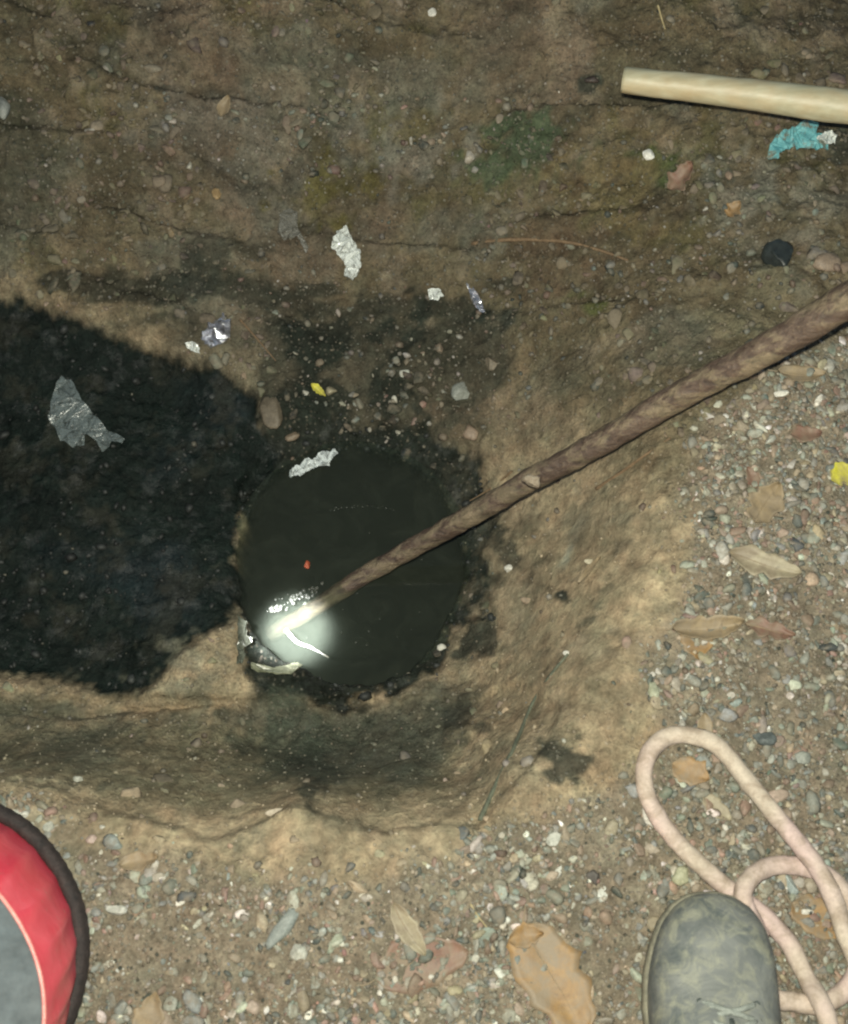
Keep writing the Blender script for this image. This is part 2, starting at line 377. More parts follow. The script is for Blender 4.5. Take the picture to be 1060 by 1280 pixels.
for sd, th, cc_, am in ((501,.12,(0.185,0.150,0.098),.6),(502,.16,(0.13,0.118,0.085),.6),(503,.22,(0.31,0.245,0.165),.5),(504,.26,(0.085,0.072,0.052),.55)):
    soil = mixc(soil, cc_, sstep(th, th + 0.2, fbm(GX, GY, 19 + sd % 5 * 6, 5, sd, 0.62)) * am * SMO)
lum = soil.mean(-1, keepdims=True); soil = lum + (soil - lum) * 0.80 + np.array((0.0, 0.002, 0.0))
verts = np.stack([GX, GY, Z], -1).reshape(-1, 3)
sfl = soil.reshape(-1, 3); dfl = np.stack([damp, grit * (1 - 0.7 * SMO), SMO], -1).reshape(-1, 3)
jj, ii = np.mgrid[0:ny - 1, 0:nx - 1]
a = (jj * nx + ii).ravel(); quads = np.stack([a, a + 1, a + nx + 1, a + nx], -1)
slq = (SL[:-1, :-1].ravel() + SL[1:, 1:].ravel()) / 2 > 0

def sheet(name, q, mat):
    used = np.unique(q); remap = np.full(len(verts), -1); remap[used] = np.arange(len(used))
    me = bpy.data.meshes.new(name)
    me.vertices.add(len(used)); me.vertices.foreach_set('co', verts[used].astype(np.float32).ravel())
    qq = remap[q].astype(np.int32)
    me.loops.add(qq.size); me.loops.foreach_set('vertex_index', qq.ravel())
    me.polygons.add(len(qq)); me.polygons.foreach_set('loop_start', np.arange(0, qq.size, 4, dtype=np.int32))
    me.update(calc_edges=True)
    set_col(me, 'soil', sfl[used]); set_col(me, 'damp', dfl[used])
    return link(name, me, mat)
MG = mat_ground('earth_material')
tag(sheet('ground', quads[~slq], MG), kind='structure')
tag(sheet('black_mud', quads[slq], MG), kind='structure')

# ------------------------------------------------------------------ water in the hole
def make_water():
    g = NT('murky_water'); v = g.obj()
    nb = g.bump(g.noise(v, 16, 3, 0.5), 0.03, 0.01)
    gl = g.n('ShaderNodeBsdfGlossy'); gl.inputs['Roughness'].default_value = 0.045; g.l(nb, gl.inputs['Normal'])
    film = g.ramp(g.noise(v, 22, 5, 0.7, 1.0), [(0.45, 0.0), (0.75, 0.10)])
    tr = g.n('ShaderNodeBsdfTransparent'); tr.inputs[0].default_value = (0.95, 1.0, 0.96, 1)
    df = g.n('ShaderNodeBsdfDiffuse'); df.inputs[0].default_value = (0.10, 0.115, 0.085, 1)
    m0 = g.n('ShaderNodeMixShader'); g.l(film, m0.inputs[0]); g.l(tr.outputs[0], m0.inputs[1]); g.l(df.outputs[0], m0.inputs[2])
    fr = g.n('ShaderNodeFresnel'); fr.inputs[0].default_value = 1.33; g.l(nb, fr.inputs['Normal'])
    m1 = g.n('ShaderNodeMixShader'); g.l(fr.outputs[0], m1.inputs[0]); g.l(m0.outputs[0], m1.inputs[1]); g.l(gl.outputs[0], m1.inputs[2])
    g.l(m1.outputs[0], g.out.inputs[0])
    vp = g.n('ShaderNodeVolumePrincipled')
    vp.inputs['Color'].default_value = (0.205, 0.220, 0.190, 1); vp.inputs['Density'].default_value = 22.0
    vp.inputs['Anisotropy'].default_value = 0.2
    g.l(vp.outputs[0], g.out.inputs['Volume'])
    bm = bmesh.new(); n = 96; top = []; bot = []
    for k in range(n):
        t = 2 * math.pi * k / n
        x = HC[0] + HRX * 1.13 * math.cos(t); y = HC[1] + HRY * 1.11 * math.sin(t)
        top.append(bm.verts.new((x, y, WATER_Z))); bot.append(bm.verts.new((x, y, WATER_Z - 0.30)))
    bm.faces.new(top); bm.faces.new(bot[::-1])
    for k in range(n): bm.faces.new((top[k], bot[k], bot[(k + 1) % n], top[(k + 1) % n]))
    bmesh.ops.recalc_face_normals(bm, faces=bm.faces)
    me = bpy.data.meshes.new('water'); bm.to_mesh(me); bm.free()
    tag(link('water', me, g.m, smooth=False), kind='structure')
make_water()
tp = P(370, 790, WATER_Z - 0.02)
spot('hand_torch', TORCH, tp, 3100.0, 4.0, 0.8, 0.010, (0.97, 0.97, 1.0))

# ------------------------------------------------------------------ pebbles, crumbs (stuff)
def ico(sub):
    bm = bmesh.new(); bmesh.ops.create_icosphere(bm, subdivisions=sub, radius=1.0)
    V = np.array([v.co[:] for v in bm.verts]); Fc = np.array([[v.index for v in f.verts] for f in bm.faces]); bm.free(); return V, Fc
def stone_proto(sub, seed, ang):
    V, Fc = ico(sub); r = np.random.default_rng(seed)
    for _ in range(ang):                                  # planar chips
        d = r.normal(size=3); d /= np.linalg.norm(d); c = r.uniform(0.36, 0.80)
        s = V @ d; V = V - np.outer(np.maximum(s - c, 0), d)
    V = V * (1 + 0.10 * np.array([mnoise.noise(Vector(v * 1.3) + Vector((seed, 0, 0))) for v in V]))[:, None]
    return V, Fc
protos = [stone_proto(2, s, 6 + s % 6) for s in range(22)]
PAL = np.array([(0.16,0.165,0.14),(0.10,0.11,0.095),(0.21,0.20,0.165),(0.19,0.15,0.115),(0.15,0.105,0.08),(0.26,0.25,0.21),(0.14,0.15,0.14),(0.055,0.065,0.06),(0.22,0.185,0.13),(0.33,0.32,0.28),(0.17,0.175,0.15),(0.46,0.44,0.40),(0.19,0.125,0.10)])
PALW = np.array([13,13,9,9,7,6,10,9,8,3.5,10,2.0,3]); PALW = PALW / PALW.sum()

def scatter(name, pts, radii, label, cols, kind='stuff', sink=0.35, flat=(0.45, 0.85), mat=None, ptab=None):
    VS = []; FS = []; CS = []; off = 0; ptab = ptab or protos
    zz = lookup(Z, pts[:, 0], pts[:, 1])
    for k in range(len(pts)):
        V, Fc = ptab[k % len(ptab)]
        r = radii[k]
        s = np.array((rng.uniform(0.8, 1.35), rng.uniform(0.65, 1.0), rng.uniform(*flat))) * r
        a1, a2, a3 = rng.uniform(0, 6.28), rng.normal() * 0.35, rng.normal() * 0.35
        M = np.array(Matrix.Rotation(a1, 3, 'Z') @ Matrix.Rotation(a2, 3, 'X') @ Matrix.Rotation(a3, 3, 'Y'))
        W = (V * s) @ M.T + np.array((pts[k, 0], pts[k, 1], zz[k] + s[2] * (1 - 2 * sink)))
        VS.append(W); FS.append(Fc + off); off += len(V)
        CS.append(np.repeat(cols[k][None], len(V), 0))
    V = np.concatenate(VS).astype(np.float32); Fc = np.concatenate(FS).astype(np.int32); Cc = np.concatenate(CS)
    me = bpy.data.meshes.new(name)
    me.vertices.add(len(V)); me.vertices.foreach_set('co', V.ravel())
    me.loops.add(Fc.size); me.loops.foreach_set('vertex_index', Fc.ravel())
    me.polygons.add(len(Fc)); me.polygons.foreach_set('loop_start', np.arange(0, Fc.size, 3, dtype=np.int32))
    me.update(calc_edges=True); set_col(me, 'tint', Cc)
    o = link(name, me, mat, smooth=False)
    return tag(o, label, None, None, kind)
MST = mat_vcol('pebble_material', rough=0.62)
def cand(n, x0=-0.62, x1=0.62, y0=-0.12, y1=1.2):
    return np.c_[rng.uniform(x0, x1, n), rng.uniform(y0, y1, n)]
def pickcol(n, bright=1.0):
    c = PAL[rng.choice(len(PAL), n, p=PALW)] * rng.uniform(0.6, 1.25, n)[:, None] * bright
    return np.clip(c * (1 + rng.normal(size=(n, 3)) * 0.04), 0.01, 0.8)
# gravel on the near and right banks
p = cand(90000); g_ = lookup(GRV, p[:, 0], p[:, 1]); cl = fbm(p[:, 0], p[:, 1], 12, 3, 400)
keep = rng.uniform(size=len(p)) < sstep(0.25, 0.9, g_) * np.clip(0.75 + 1.0 * cl, 0.10, 1)
p = p[keep][:19000]
rad = np.clip(rng.lognormal(math.log(0.0030), 0.52, len(p)), 0.0013, 0.0110)
scatter('gravel', p, rad, 'grey and brown pebble gravel pressed into the earth of both banks', pickcol(len(p), 1.35), mat=MST, sink=0.50, flat=(0.25, 0.6))
gritp = [stone_proto(1, s + 150, 1) for s in range(8)]
p = cand(70000); g_ = lookup(GRV, p[:, 0], p[:, 1])
keep = (rng.uniform(size=len(p)) < (0.16 + 0.6 * g_) * (1 - 0.6 * lookup(SMO, p[:, 0], p[:, 1]))) & (lookup(SL, p[:, 0], p[:, 1]) < -4) & (lookup(BL, p[:, 0], p[:, 1]) < 0.5) & (lookup(HO, p[:, 0], p[:, 1]) < 0.02)
p = p[keep][:24000]
rad = np.clip(rng.lognormal(math.log(0.0013), 0.4, len(p)), 0.0006, 0.003)
cc = np.stack([lookup(soil[..., k], p[:, 0], p[:, 1]) for k in range(3)], -1) * rng.uniform(0.6, 1.5, len(p))[:, None]
gg = (rng.uniform(size=len(p)) < 0.30 * lookup(GRV, p[:, 0], p[:, 1]) + 0.012); cc[gg] = pickcol(gg.sum(), 1.3)
scatter('grit', p, rad, 'fine grit and crumbs of earth all over the banks', np.clip(cc, 0.005, 0.7), mat=MST, ptab=gritp, flat=(0.5, 1.0), sink=0.3)
# stones caught in the far wall and sparse bits on the slopes
small = [stone_proto(1, s + 50, 2) for s in range(8)]
p = cand(26000); zq = lookup(Z, p[:, 0], p[:, 1]); qx, qy = to_px(p[:, 0], p[:, 1], zq)
band = np.exp(-((qy - 150 - 0.05 * qx) / 60) ** 2) * sstep(120, 220, qx) * sstep(760, 600, qx) + 0.35 * np.exp(-((qy - 400) / 90) ** 2) * sstep(200, 330, qx) + 0.25 * sstep(560, 700, qx) * sstep(540, 420, qy) + 0.12
off_s = sstep(5, -10, lookup(SL, p[:, 0], p[:, 1])); off_h = 1 - lookup(HO, p[:, 0], p[:, 1])
cl = np.clip(0.4 + 1.6 * fbm(p[:, 0], p[:, 1], 14, 3, 410), 0, 1)
keep = rng.uniform(size=len(p)) < band * off_s * (off_h > 0.9) * cl * 0.6
p = p[keep][:5000]
rad = np.clip(rng.lognormal(math.log(0.0025), 0.5, len(p)), 0.001, 0.009)
scatter('soil_crumbs', p, rad, 'small stones and crumbs stuck in the pit walls', pickcol(len(p), 0.62), mat=MST, ptab=small, flat=(0.5, 0.9))
p = cand(20000, -0.5, 0.35, 0.6, 1.2); zq = lookup(Z, p[:, 0], p[:, 1]); qx, qy = to_px(p[:, 0], p[:, 1], zq)
dn = np.exp(-(((qx - 350) / 190) ** 2 + ((qy - 150) / 50) ** 2)) + 1.2 * np.exp(-(((qx - 545) / 60) ** 2 + ((qy - 180) / 25) ** 2)) + 0.8 * np.exp(-(((qx - 470) / 90) ** 2 + ((qy - 470) / 70) ** 2)) + 0.4 * np.exp(-(((qx - 930) / 150) ** 2 + ((qy - 300) / 70) ** 2))
keep = rng.uniform(size=len(p)) < 0.22 * dn * np.clip(0.6 + 1.5 * fbm(p[:, 0], p[:, 1], 30, 3, 455), 0, 1)
p = p[keep][:1400]; rad = np.clip(rng.lognormal(math.log(0.0034), 0.5, len(p)), 0.0012, 0.010)
scatter('wall_pebbles', p, rad, 'bands of pebbles and chips bedded in the far wall', pickcol(len(p), 1.05), mat=MST, flat=(0.4, 0.8), sink=0.35)
# lumps of the same earth breaking out of the walls and slopes
lumps = [stone_proto(2, s + 80, 9) for s in range(16)]
p = cand(26000); zq = lookup(Z, p[:, 0], p[:, 1]); qx, qy = to_px(p[:, 0], p[:, 1], zq)
dens = 0.42 * sstep(620, 480, qy - 0.25 * (qx - 500)) + 0.5 * np.exp(-(((qx - 450) / 130) ** 2 + ((qy - 450) / 80) ** 2)) + 0.05 + 0.3 * np.exp(-(((qx - 590) / 60) ** 2 + ((qy - 700) / 240) ** 2))
keep = (rng.uniform(size=len(p)) < dens * np.clip(0.35 + 1.9 * fbm(p[:, 0], p[:, 1], 9, 4, 421), 0, 1)) & (lookup(SL, p[:, 0], p[:, 1]) < -6) & (lookup(HO, p[:, 0], p[:, 1]) < 0.02) & (lookup(GRV, p[:, 0], p[:, 1]) < 0.9)
p = p[keep][:7500]
rad = np.clip(rng.lognormal(math.log(0.0038), 0.60, len(p)), 0.0012, 0.014)
cc = np.stack([lookup(soil[..., k], p[:, 0], p[:, 1]) for k in range(3)], -1) * rng.uniform(0.5, 1.5, len(p))[:, None] * (1 + rng.normal(size=(len(p), 3)) * 0.08)
MEL = mat_vcol('earth_lump_material', rough=0.85, scale=260)
for nd in MEL.node_tree.nodes:
    if nd.type == 'MIX' and nd.inputs[7].default_value[0] > 0.13 and nd.inputs[7].default_value[0] < 0.15: nd.inputs[7].default_value = (0.10, 0.082, 0.055, 1)
scatter('earth_lumps', p, rad, 'rough lumps of earth on the pit walls and slope', np.clip(cc, 0.005, 0.6), mat=MEL, ptab=lumps, flat=(0.3, 0.7), sink=0.5)
# clods along the black mud
p = cand(30000, -0.62, 0.2, 0.2, 0.95); s_ = lookup(SL, p[:, 0], p[:, 1]); b_ = lookup(BL, p[:, 0], p[:, 1]); h_ = lookup(HO, p[:, 0], p[:, 1])
keep = (rng.uniform(size=len(p)) < np.clip(sstep(2, 12, s_) * 0.10 + b_ * 0.22 * (h_ < 0.05), 0, 1) * np.clip(0.5 + 2 * fbm(p[:, 0], p[:, 1], 14, 3, 433), 0, 1))
p = p[keep][:2600]
rad = np.clip(rng.lognormal(math.log(0.0020), 0.6, len(p)), 0.0008, 0.008)
c = np.array((0.018, 0.020, 0.019)) * rng.uniform(0.5, 2.2, len(p))[:, None]
br = rng.uniform(size=len(p)) < 0.035; c[br] = np.array((0.14, 0.13, 0.10)) * rng.uniform(0.5, 1.3, br.sum())[:, None]
MCL = mat_vcol('wet_clod_material', rough=0.6); 
for nd in MCL.node_tree.nodes:
    if nd.type == 'MIX' and nd.inputs[7].default_value[0] > 0.13: nd.inputs[7].default_value = (0.02, 0.022, 0.02, 1)
scatter('mud_crumbs', p, rad, 'wet crumbs of black mud in the left pool and round the hole', c, mat=MCL, ptab=small, flat=(0.5, 0.8))

# ------------------------------------------------------------------ tubes
def catmull(pts, n):
    pts = [Vector(p) for p in pts]; out = []
    m = len(pts)
    for i in range(m - 1):
        p0 = pts[max(i - 1, 0)]; p1 = pts[i]; p2 = pts[i + 1]; p3 = pts[min(i + 2, m - 1)]
        for k in range(n):
            t = k / n
            out.append(0.5 * ((2 * p1) + (p2 - p0) * t + (2 * p0 - 5 * p1 + 4 * p2 - p3) * t * t + (3 * p1 - p0 - 3 * p2 + p3) * t ** 3))
    out.append(pts[-1]); return out
def tube_mesh(name, path, radius, seg=14, rough=0.0, rfreq=40, cap=True, squash=1.0, seed=0, twist=0):
    V = []; Fc = []; n = len(path); up = Vector((0, 0, 1))
    for i, c in enumerate(path):
        d = (path[min(i + 1, n - 1)] - path[max(i - 1, 0)]).normalized()
        s = d.cross(up); s = s.normalized() if s.length > 1e-4 else Vector((1, 0, 0)); u = s.cross(d)
        r = radius(i / (n - 1)) if callable(radius) else radius
        for k in range(seg):
            t = 2 * math.pi * k / seg + twist * i / n
            q = s * math.cos(t) + u * math.sin(t) * squash
            rr = r * (1 + rough * mnoise.fractal(Vector(c) * rfreq + q * 1.6 + Vector((seed, 0, 0)), 0.6, 2, 4))
            V.append(c + q * rr)
    for i in range(n - 1):
        for k in range(seg):
            a = i * seg + k; b = i * seg + (k + 1) % seg
            Fc.append((a, b, b + seg, a + seg))
    if cap:
        Fc.append(tuple(range(seg))[::-1]); Fc.append(tuple((n - 1) * seg + k for k in range(seg)))
    return mesh_from(name, V, Fc)

# ------------------------------------------------------------------ the long stick
def bark_mat(ang=0.56):
    g = NT('bark'); v = g.obj()
    mp = g.n('ShaderNodeMapping', vector_type='TEXTURE'); g.l(v, mp.inputs[0]); mp.inputs['Rotation'].default_value = (0, 0, ang); mp.inputs['Scale'].default_value = (12, 1, 1)
    n = g.noise(mp.outputs[0], 130, 6, 0.7, 0.6); n2 = g.noise(mp.outputs[0], 45, 5, 0.7, 0.5); n3 = g.noise(v, 400, 3, 0.7)
    c = g.ramp(n, [(0.28, (0.022, 0.014, 0.010)), (0.5, (0.080, 0.052, 0.038)), (0.74, (0.17, 0.13, 0.09))])
    c = g.mix(g.ramp(n2, [(0.47, 0.0), (0.57, 0.85)]), c, g.ramp(n, [(0.3, (0.09, 0.075, 0.045)), (0.7, (0.235, 0.18, 0.115))]))
    c = g.mix(1.0, c, g.ramp(n3, [(0.3, 0.75), (0.7, 1.25)]), 'MULTIPLY')
    nb = g.bump(n, 0.9, 0.004); nb = g.bump(n2, 0.5, 0.004, nb); nb = g.bump(n3, 0.4, 0.001, nb)
    g.pbr(c, g.ramp(n2, [(0.3, 0.42), (0.7, 0.75)]), nb); return g.m
def make_stick():
    A_, B_ = P(1064, 374, 0.155), P(455, 720, WATER_Z + 0.004); D_ = B_ - A_
    pts = [A_ + D_ * f + Vector((wx, wy, 0)) * 0.5 for f, wx, wy in ((-.20,0,0),(0,0,0),(.15,.001,-.003),(.30,0,.002),(.45,.001,-.002),(.60,0,.003),(.75,0,0),(.88,0,.001),(1,0,0))] + [P(395, 759, WATER_Z - 0.030), P(350, 786, WATER_Z - 0.055), P(338, 793, WATER_Z - 0.062)]
    path = catmull(pts, 16)
    r = lambda t: 0.0172 - 0.0042 * min(1, t / 0.35) - 0.0030 * max(0, min(1, (t - 0.35) / 0.5))
    t = empty('wooden_stick', pts[0])
    tag(t, 'long brown bark covered stick reaching down into the murky water hole', 'stick')
    inv = Matrix.Translation(-pts[0])
    me = tube_mesh('shaft', path, r, 26, 0.13, 45, seed=3); me.transform(inv)
    link('shaft', me, bark_mat(math.atan2(-D_.y, -D_.x)), t)
    # stubs of cut side shoots and a lump of pale mud
    wood = mat_simple('torn_wood', (0.16, 0.11, 0.065), (0.30, 0.23, 0.15), 120, 0.8, 0.5)
    V, Fc = stone_proto(3, 5, 4); pm = P(666, 601, -0.025)
    V = [Vector(v * (0.0105, 0.0085, 0.008) * (1 + 0.35 * mnoise.noise(Vector(v) * 2.5))) + pm - pts[0] for v in V]
    o = link('mud_lump', mesh_from('mud_lump', V, [tuple(int(q) for q in f) for f in Fc]), mat_simple('pale_mud', (0.17, 0.13, 0.09), (0.34, 0.29, 0.22), 150, 0.8, 0.6), t)
    o['label'] = 'pale lump of mud stuck on the stick'
make_stick()

# ------------------------------------------------------------------ pale pole lying at the top right
def make_pole():
    g = NT('pale_cane'); v = g.obj()
    mp = g.n('ShaderNodeMapping', vector_type='TEXTURE'); g.l(v, mp.inputs[0]); mp.inputs['Scale'].default_value = (8, 1, 1)
    n = g.noise(mp.outputs[0], 110, 5, 0.6); n2 = g.noise(v, 22, 4, 0.6)
    c = g.ramp(n, [(0.3, (0.27, 0.255, 0.17)), (0.7, (0.42, 0.40, 0.29))])
    c = g.mix(g.ramp(n2, [(0.45, 0.0), (0.7, 0.6)]), c, (0.33, 0.24, 0.13))
    g.pbr(c, 0.5, g.bump(n, 0.35, 0.001)); mat = g.m
    a_ = P(779, 100, 0.075); e_ = P(1068, 135, 0.105); pts = [a_ + (e_ - a_) * f + Vector((0, wy, 0)) for f, wy in ((0,0),(.25,.0008),(.5,.0012),(.75,.0008),(1,0),(1.6,0),(2.4,0))]
    path = catmull(pts, 10)
    t = empty('cane_pole', a_); tag(t, 'pale cream smooth cane pole with a square cut end, above the far bank', 'pole')
    R0 = 0.0132
    V = []; Fc = []; seg = 24; n_ = len(path)
    me = tube_mesh('shaft', path, lambda q: R0 * (1 + 0.28 * min(q / 0.6, 1)), seg, 0.05, 25, cap=False)
    # hollow end: ring lip and bore
    bm = bmesh.new(); bm.from_mesh(me); bm.verts.ensure_lookup_table()
    first = [bm.verts[k] for k in range(seg)]; c0 = sum((v_.co for v_ in first), Vector()) / seg; d = (path[1] - path[0]).normalized()
    inner = [bm.verts.new(c0 + (v_.co - c0) * 0.72) for v_ in first]; deep = [bm.verts.new(c0 + (v_.co - c0) * 0.70 + d * 0.05) for v_ in first]
    for k in range(seg):
        j = (k + 1) % seg
        bm.faces.new((first[j], first[k], inner[k], inner[j])); bm.faces.new((inner[j], inner[k], deep[k], deep[j]))
    bm.faces.new(deep); bm.verts.ensure_lookup_table()
    last = [bm.verts[(n_ - 1) * seg + k] for k in range(seg)]
    bm.faces.new(last)
    bmesh.ops.recalc_face_normals(bm, faces=bm.faces)
    bm.to_mesh(me); bm.free(); me.transform(Matrix.Translation(-a_))
    link('shaft', me, mat, t)
make_pole()

# ------------------------------------------------------------------ pink rope loops
def make_rope():
    g = NT('pink_rope'); v = g.obj()
    n = g.noise(v, 38, 5, 0.7, 0.8); n2 = g.noise(v, 300, 3, 0.7); n3 = g.noise(v, 9, 3, 0.5)
    c = g.mix(g.ramp(n3, [(0.42, 0.0), (0.6, 1.0)]), (0.46, 0.350, 0.320), (0.44, 0.375, 0.30))
    c = g.mix(g.ramp(n, [(0.46, 0.0), (0.64, 0.8)]), c, (0.26, 0.20, 0.15))
    c = g.mix(1.0, c, g.ramp(n2, [(0.3, 0.85), (0.7, 1.12)]), 'MULTIPLY')
    g.pbr(c, 0.75, g.bump(n2, 0.35, 0.0008)); mat = g.m
    A = [(1120,1420,.012),(1110,1300,.012),(1085,1230,.03),(1060,1177,.034),(1052,1149,.034),(1038,1112,.038),(1015,1074,.032),(977,1030,.02),(940,983,.014),(900,936,.012),(868,920,.012),(832,921,.012),(808,950,.012),(808,990,.012),(826,1026,.012),(850,1055,.012),(880,1085,.014),(912,1113,.016),(955,1145,.014),(987,1180,.012),(1009,1224,.016),(1027,1255,.032),(1038,1290,.03),(1050,1370,.012),(1000,1450,.012)]
    B = [(940,1380,.012),(925,1290,.012),(950,1251,.012),(985,1251,.012),(1020,1256,.012),(1050,1244,.012),(1072,1215,.012),(1078,1170,.012),(1062,1126,.014),(1038,1097,.014),(1005,1084,.012),(968,1082,.014),(942,1094,.022),(930,1115,.03),(934,1135,.03),(950,1170,.013)]
    # the same rope runs on behind the shoe, outside the picture
    full = A + [(960,1440,.012)] + B
    pts = [P(a_, b_, 0) for a_, b_, c_ in full]
    P0 = pts[0].copy()
    w_ = []
    for (a_, b_, c_) in full:
        q = P(a_, b_, c_); q.z = gz(q.x, q.y) + c_ - 0.001; w_.append(q)
    path = catmull(w_, 9)
    t = empty('rope', P0); tag(t, 'dirty pink rope lying in loops on the gravel under the shoe', 'rope')
    me = tube_mesh('rope_strand', path, 0.0082, 16, 0.10, 70); me.transform(Matrix.Translation(-P0))
    link('rope_strand', me, mat, t)
make_rope()

# ------------------------------------------------------------------ shoe
def make_shoe():
    tip = P(886, 1120, 0.03); base = Vector((tip.x, tip.y, 0))
    t = empty('shoe', base); t.rotation_euler = (0, 0, R(-2.5))
    tag(t, 'dusty grey green canvas shoe, toe forward, standing on the pink rope', 'shoe')
    # plan outline by station s (0 toe .. 1 heel) : half widths left/right, centre shift, upper height
    L = 0.285
    st = [(0.0,0.004,0.004,0.0,0.030),(0.012,0.020,0.019,0.0,0.038),(0.04,0.033,0.031,0.001,0.047),(0.09,0.044,0.041,0.001,0.055),(0.16,0.0515,0.0465,0.001,0.062),(0.24,0.0555,0.049,0.0,0.068),(0.33,0.0565,0.049,0.0,0.077),
          (0.45,0.052,0.046,0,0.090),(0.56,0.046,0.043,0,0.100),(0.68,0.041,0.040,0,0.104),(0.80,0.039,0.038,0,0.106),(0.90,0.036,0.035,0,0.106),(0.97,0.024,0.024,0,0.103),(1.0,0.006,0.006,0,0.095)]
    def interp(s):
        for i in range(len(st) - 1):
            if st[i][0] <= s <= st[i + 1][0]:
                f = (s - st[i][0]) / (st[i + 1][0] - st[i][0]); return [st[i][k] * (1 - f) + st[i + 1][k] * f for k in range(5)]
        return list(st[-1])
    ss = [0, .004, .012, .025, .04, .06, .09, .12, .16, .20, .24, .28, .33, .38, .45, .5, .56, .62, .68, .74, .80, .85, .90, .94, .97, .99, 1.0]
    lift = 0.016; soleh = 0.024
    V = []; Fc = []; seg = 28
    for s in ss:
        _, wl, wr, cx_, h = interp(s)
        for k in range(seg + 1):
            a_ = math.pi * k / seg; ca = math.cos(a_); sa = math.sin(a_)
            wx = (wr if ca > 0 else wl)
            x = cx_ + math.copysign(abs(ca) ** 0.75, ca) * wx * 0.985
            z = lift + soleh + (h - soleh) * (sa ** 0.72)
            y = -s * L
            # creases across the vamp
            cr = math.exp(-((s - 0.185 - 0.025 * ca) / 0.011) ** 2) * 0.0050 + math.exp(-((s - 0.245 + 0.02 * ca) / 0.012) ** 2) * 0.0028
            nz = 0.0040 * mnoise.noise(Vector((x * 45, y * 45, 3)))
            z -= (cr - nz) * sa
            V.append((x, y, z))
    m_ = seg + 1
    for i in range(len(ss) - 1):
        for k in range(seg):
            s = ss[i]
            if s >= 0.56 and s < 0.93 and 9 <= k < seg - 9: continue          # ankle opening
            a0 = i * m_ + k; Fc.append((a0, a0 + m_, a0 + m_ + 1, a0 + 1))
    me = mesh_from('upper', V, Fc)
    g = NT('dusty_canvas'); v = g.obj()
    n = g.noise(v, 18, 5, 0.65, 1.2); n2 = g.noise(v, 60, 5, 0.7, 0.8); wv = g.noise(v, 700, 2, 0.5)
    c = g.ramp(n, [(0.3, (0.070, 0.082, 0.082)), (0.5, (0.122, 0.130, 0.125)), (0.7, (0.180, 0.187, 0.172))])
    c = g.mix(g.ramp(n2, [(0.46, 0.0), (0.68, 0.75)]), c, (0.255, 0.255, 0.19))
    nb = g.bump(wv, 0.25, 0.0006); nb = g.bump(n, 0.5, 0.006, nb)
    g.pbr(c, 0.62, nb, Specular_IOR_Level=0.3); canvas = g.m
    o = link('upper', me, canvas, t)
    sm = o.modifiers.new('thick', 'SOLIDIFY'); sm.thickness = 0.002; sm.offset = -1
    sb = o.modifiers.new('sub', 'SUBSURF'); sb.levels = 1; sb.render_levels = 2
    # sole: band with rounded edge
    V = []; Fc = []
    prof = [(0.88, 0.0), (0.99, 0.003), (1.035, 0.010), (1.04, 0.020), (1.02, 0.0275), (0.97, 0.0285)]
    outline = []
    for s in ss: _, wl, wr, cx_, h = interp(s); outline.append((cx_ + wr, -s * L))
    for s in ss[::-1][1:-1]: _, wl, wr, cx_, h = interp(s); outline.append((cx_ - wl, -s * L))
    cxm, cym = 0, -L / 2
    for (sc, z) in prof:
        for (x, y) in outline:
            k_ = (sc - 1) * 0.10; dd = Vector((x - cxm, (y - cym) * 0.55)); dn = dd.normalized()
            V.append((x + dn.x * k_, y + dn.y * k_, lift + z))
    no = len(outline)
    for i in range(len(prof) - 1):
        for k in range(no):
            j = (k + 1) % no; Fc.append((i * no + k, i * no + j, (i + 1) * no + j, (i + 1) * no + k))
    Fc.append(tuple(range(no))[::-1]); 
    rub = mat_simple('muddy_rubber', (0.13, 0.125, 0.095), (0.25, 0.235, 0.17), 70, 0.8, 0.4)
    o = link('sole', mesh_from('sole', V, Fc), rub, t)
    # stitched toe seam following the crown
    seam = []
    for k in range(21):
        a_ = math.pi * (0.10 + 0.80 * k / 20); s = 0.105 + 0.10 * abs(math.cos(a_)) ** 1.5; _, wl, wr, cx_, h = interp(s)
        ca = math.cos(a_); sa = math.sin(a_); wx = wr if ca > 0 else wl
        seam.append(Vector((cx_ + math.copysign(abs(ca) ** 0.75, ca) * wx * 0.985, -s * L, lift + soleh + (h - soleh) * sa ** 0.72 + 0.0003)))
    link('toe_seam', tube_mesh('toe_seam', seam, 0.0009, 6, 0), mat_simple('seam_thread', (0.10, 0.12, 0.11), (0.17, 0.18, 0.15), 80), t)
    # tongue and laces
    dark = mat_simple('dark_lining', (0.03, 0.04, 0.038), (0.06, 0.07, 0.065), 60)
    lace = mat_simple('grubby_lace', (0.13, 0.145, 0.13), (0.27, 0.29, 0.26), 200, 0.8, 0.6)
    V = []; Fc = []; rows = 14
    for i in range(rows):
        s = 0.335 + 0.27 * i / (rows - 1); _, wl, wr, cx_, h = interp(s)
        for k in range(7):
            f = k / 6 * 2 - 1; hw = (0.011 + 0.007 * i / rows) * min(1.0, 0.35 + i * 0.25)
            V.append((cx_ + f * hw, -s * L, lift + h + 0.0026 - 0.004 * f * f + (0.012 * max(0, i - 10) / 4)))
    for i in range(rows - 1):
        for k in range(6): a0 = i * 7 + k; Fc.append((a0, a0 + 7, a0 + 8, a0 + 1))
    o = link('tongue', mesh_from('tongue', V, Fc), dark, t); sm = o.modifiers.new('thick', 'SOLIDIFY'); sm.thickness = 0.003
    def top(s, x):
        _, wl, wr, cx_, h = interp(s); wx = wr if x > 0 else wl; sa = max(0.0, 1 - (abs(x) / wx) ** 2.6) ** 0.45
        return lift + soleh + (h - soleh) * sa
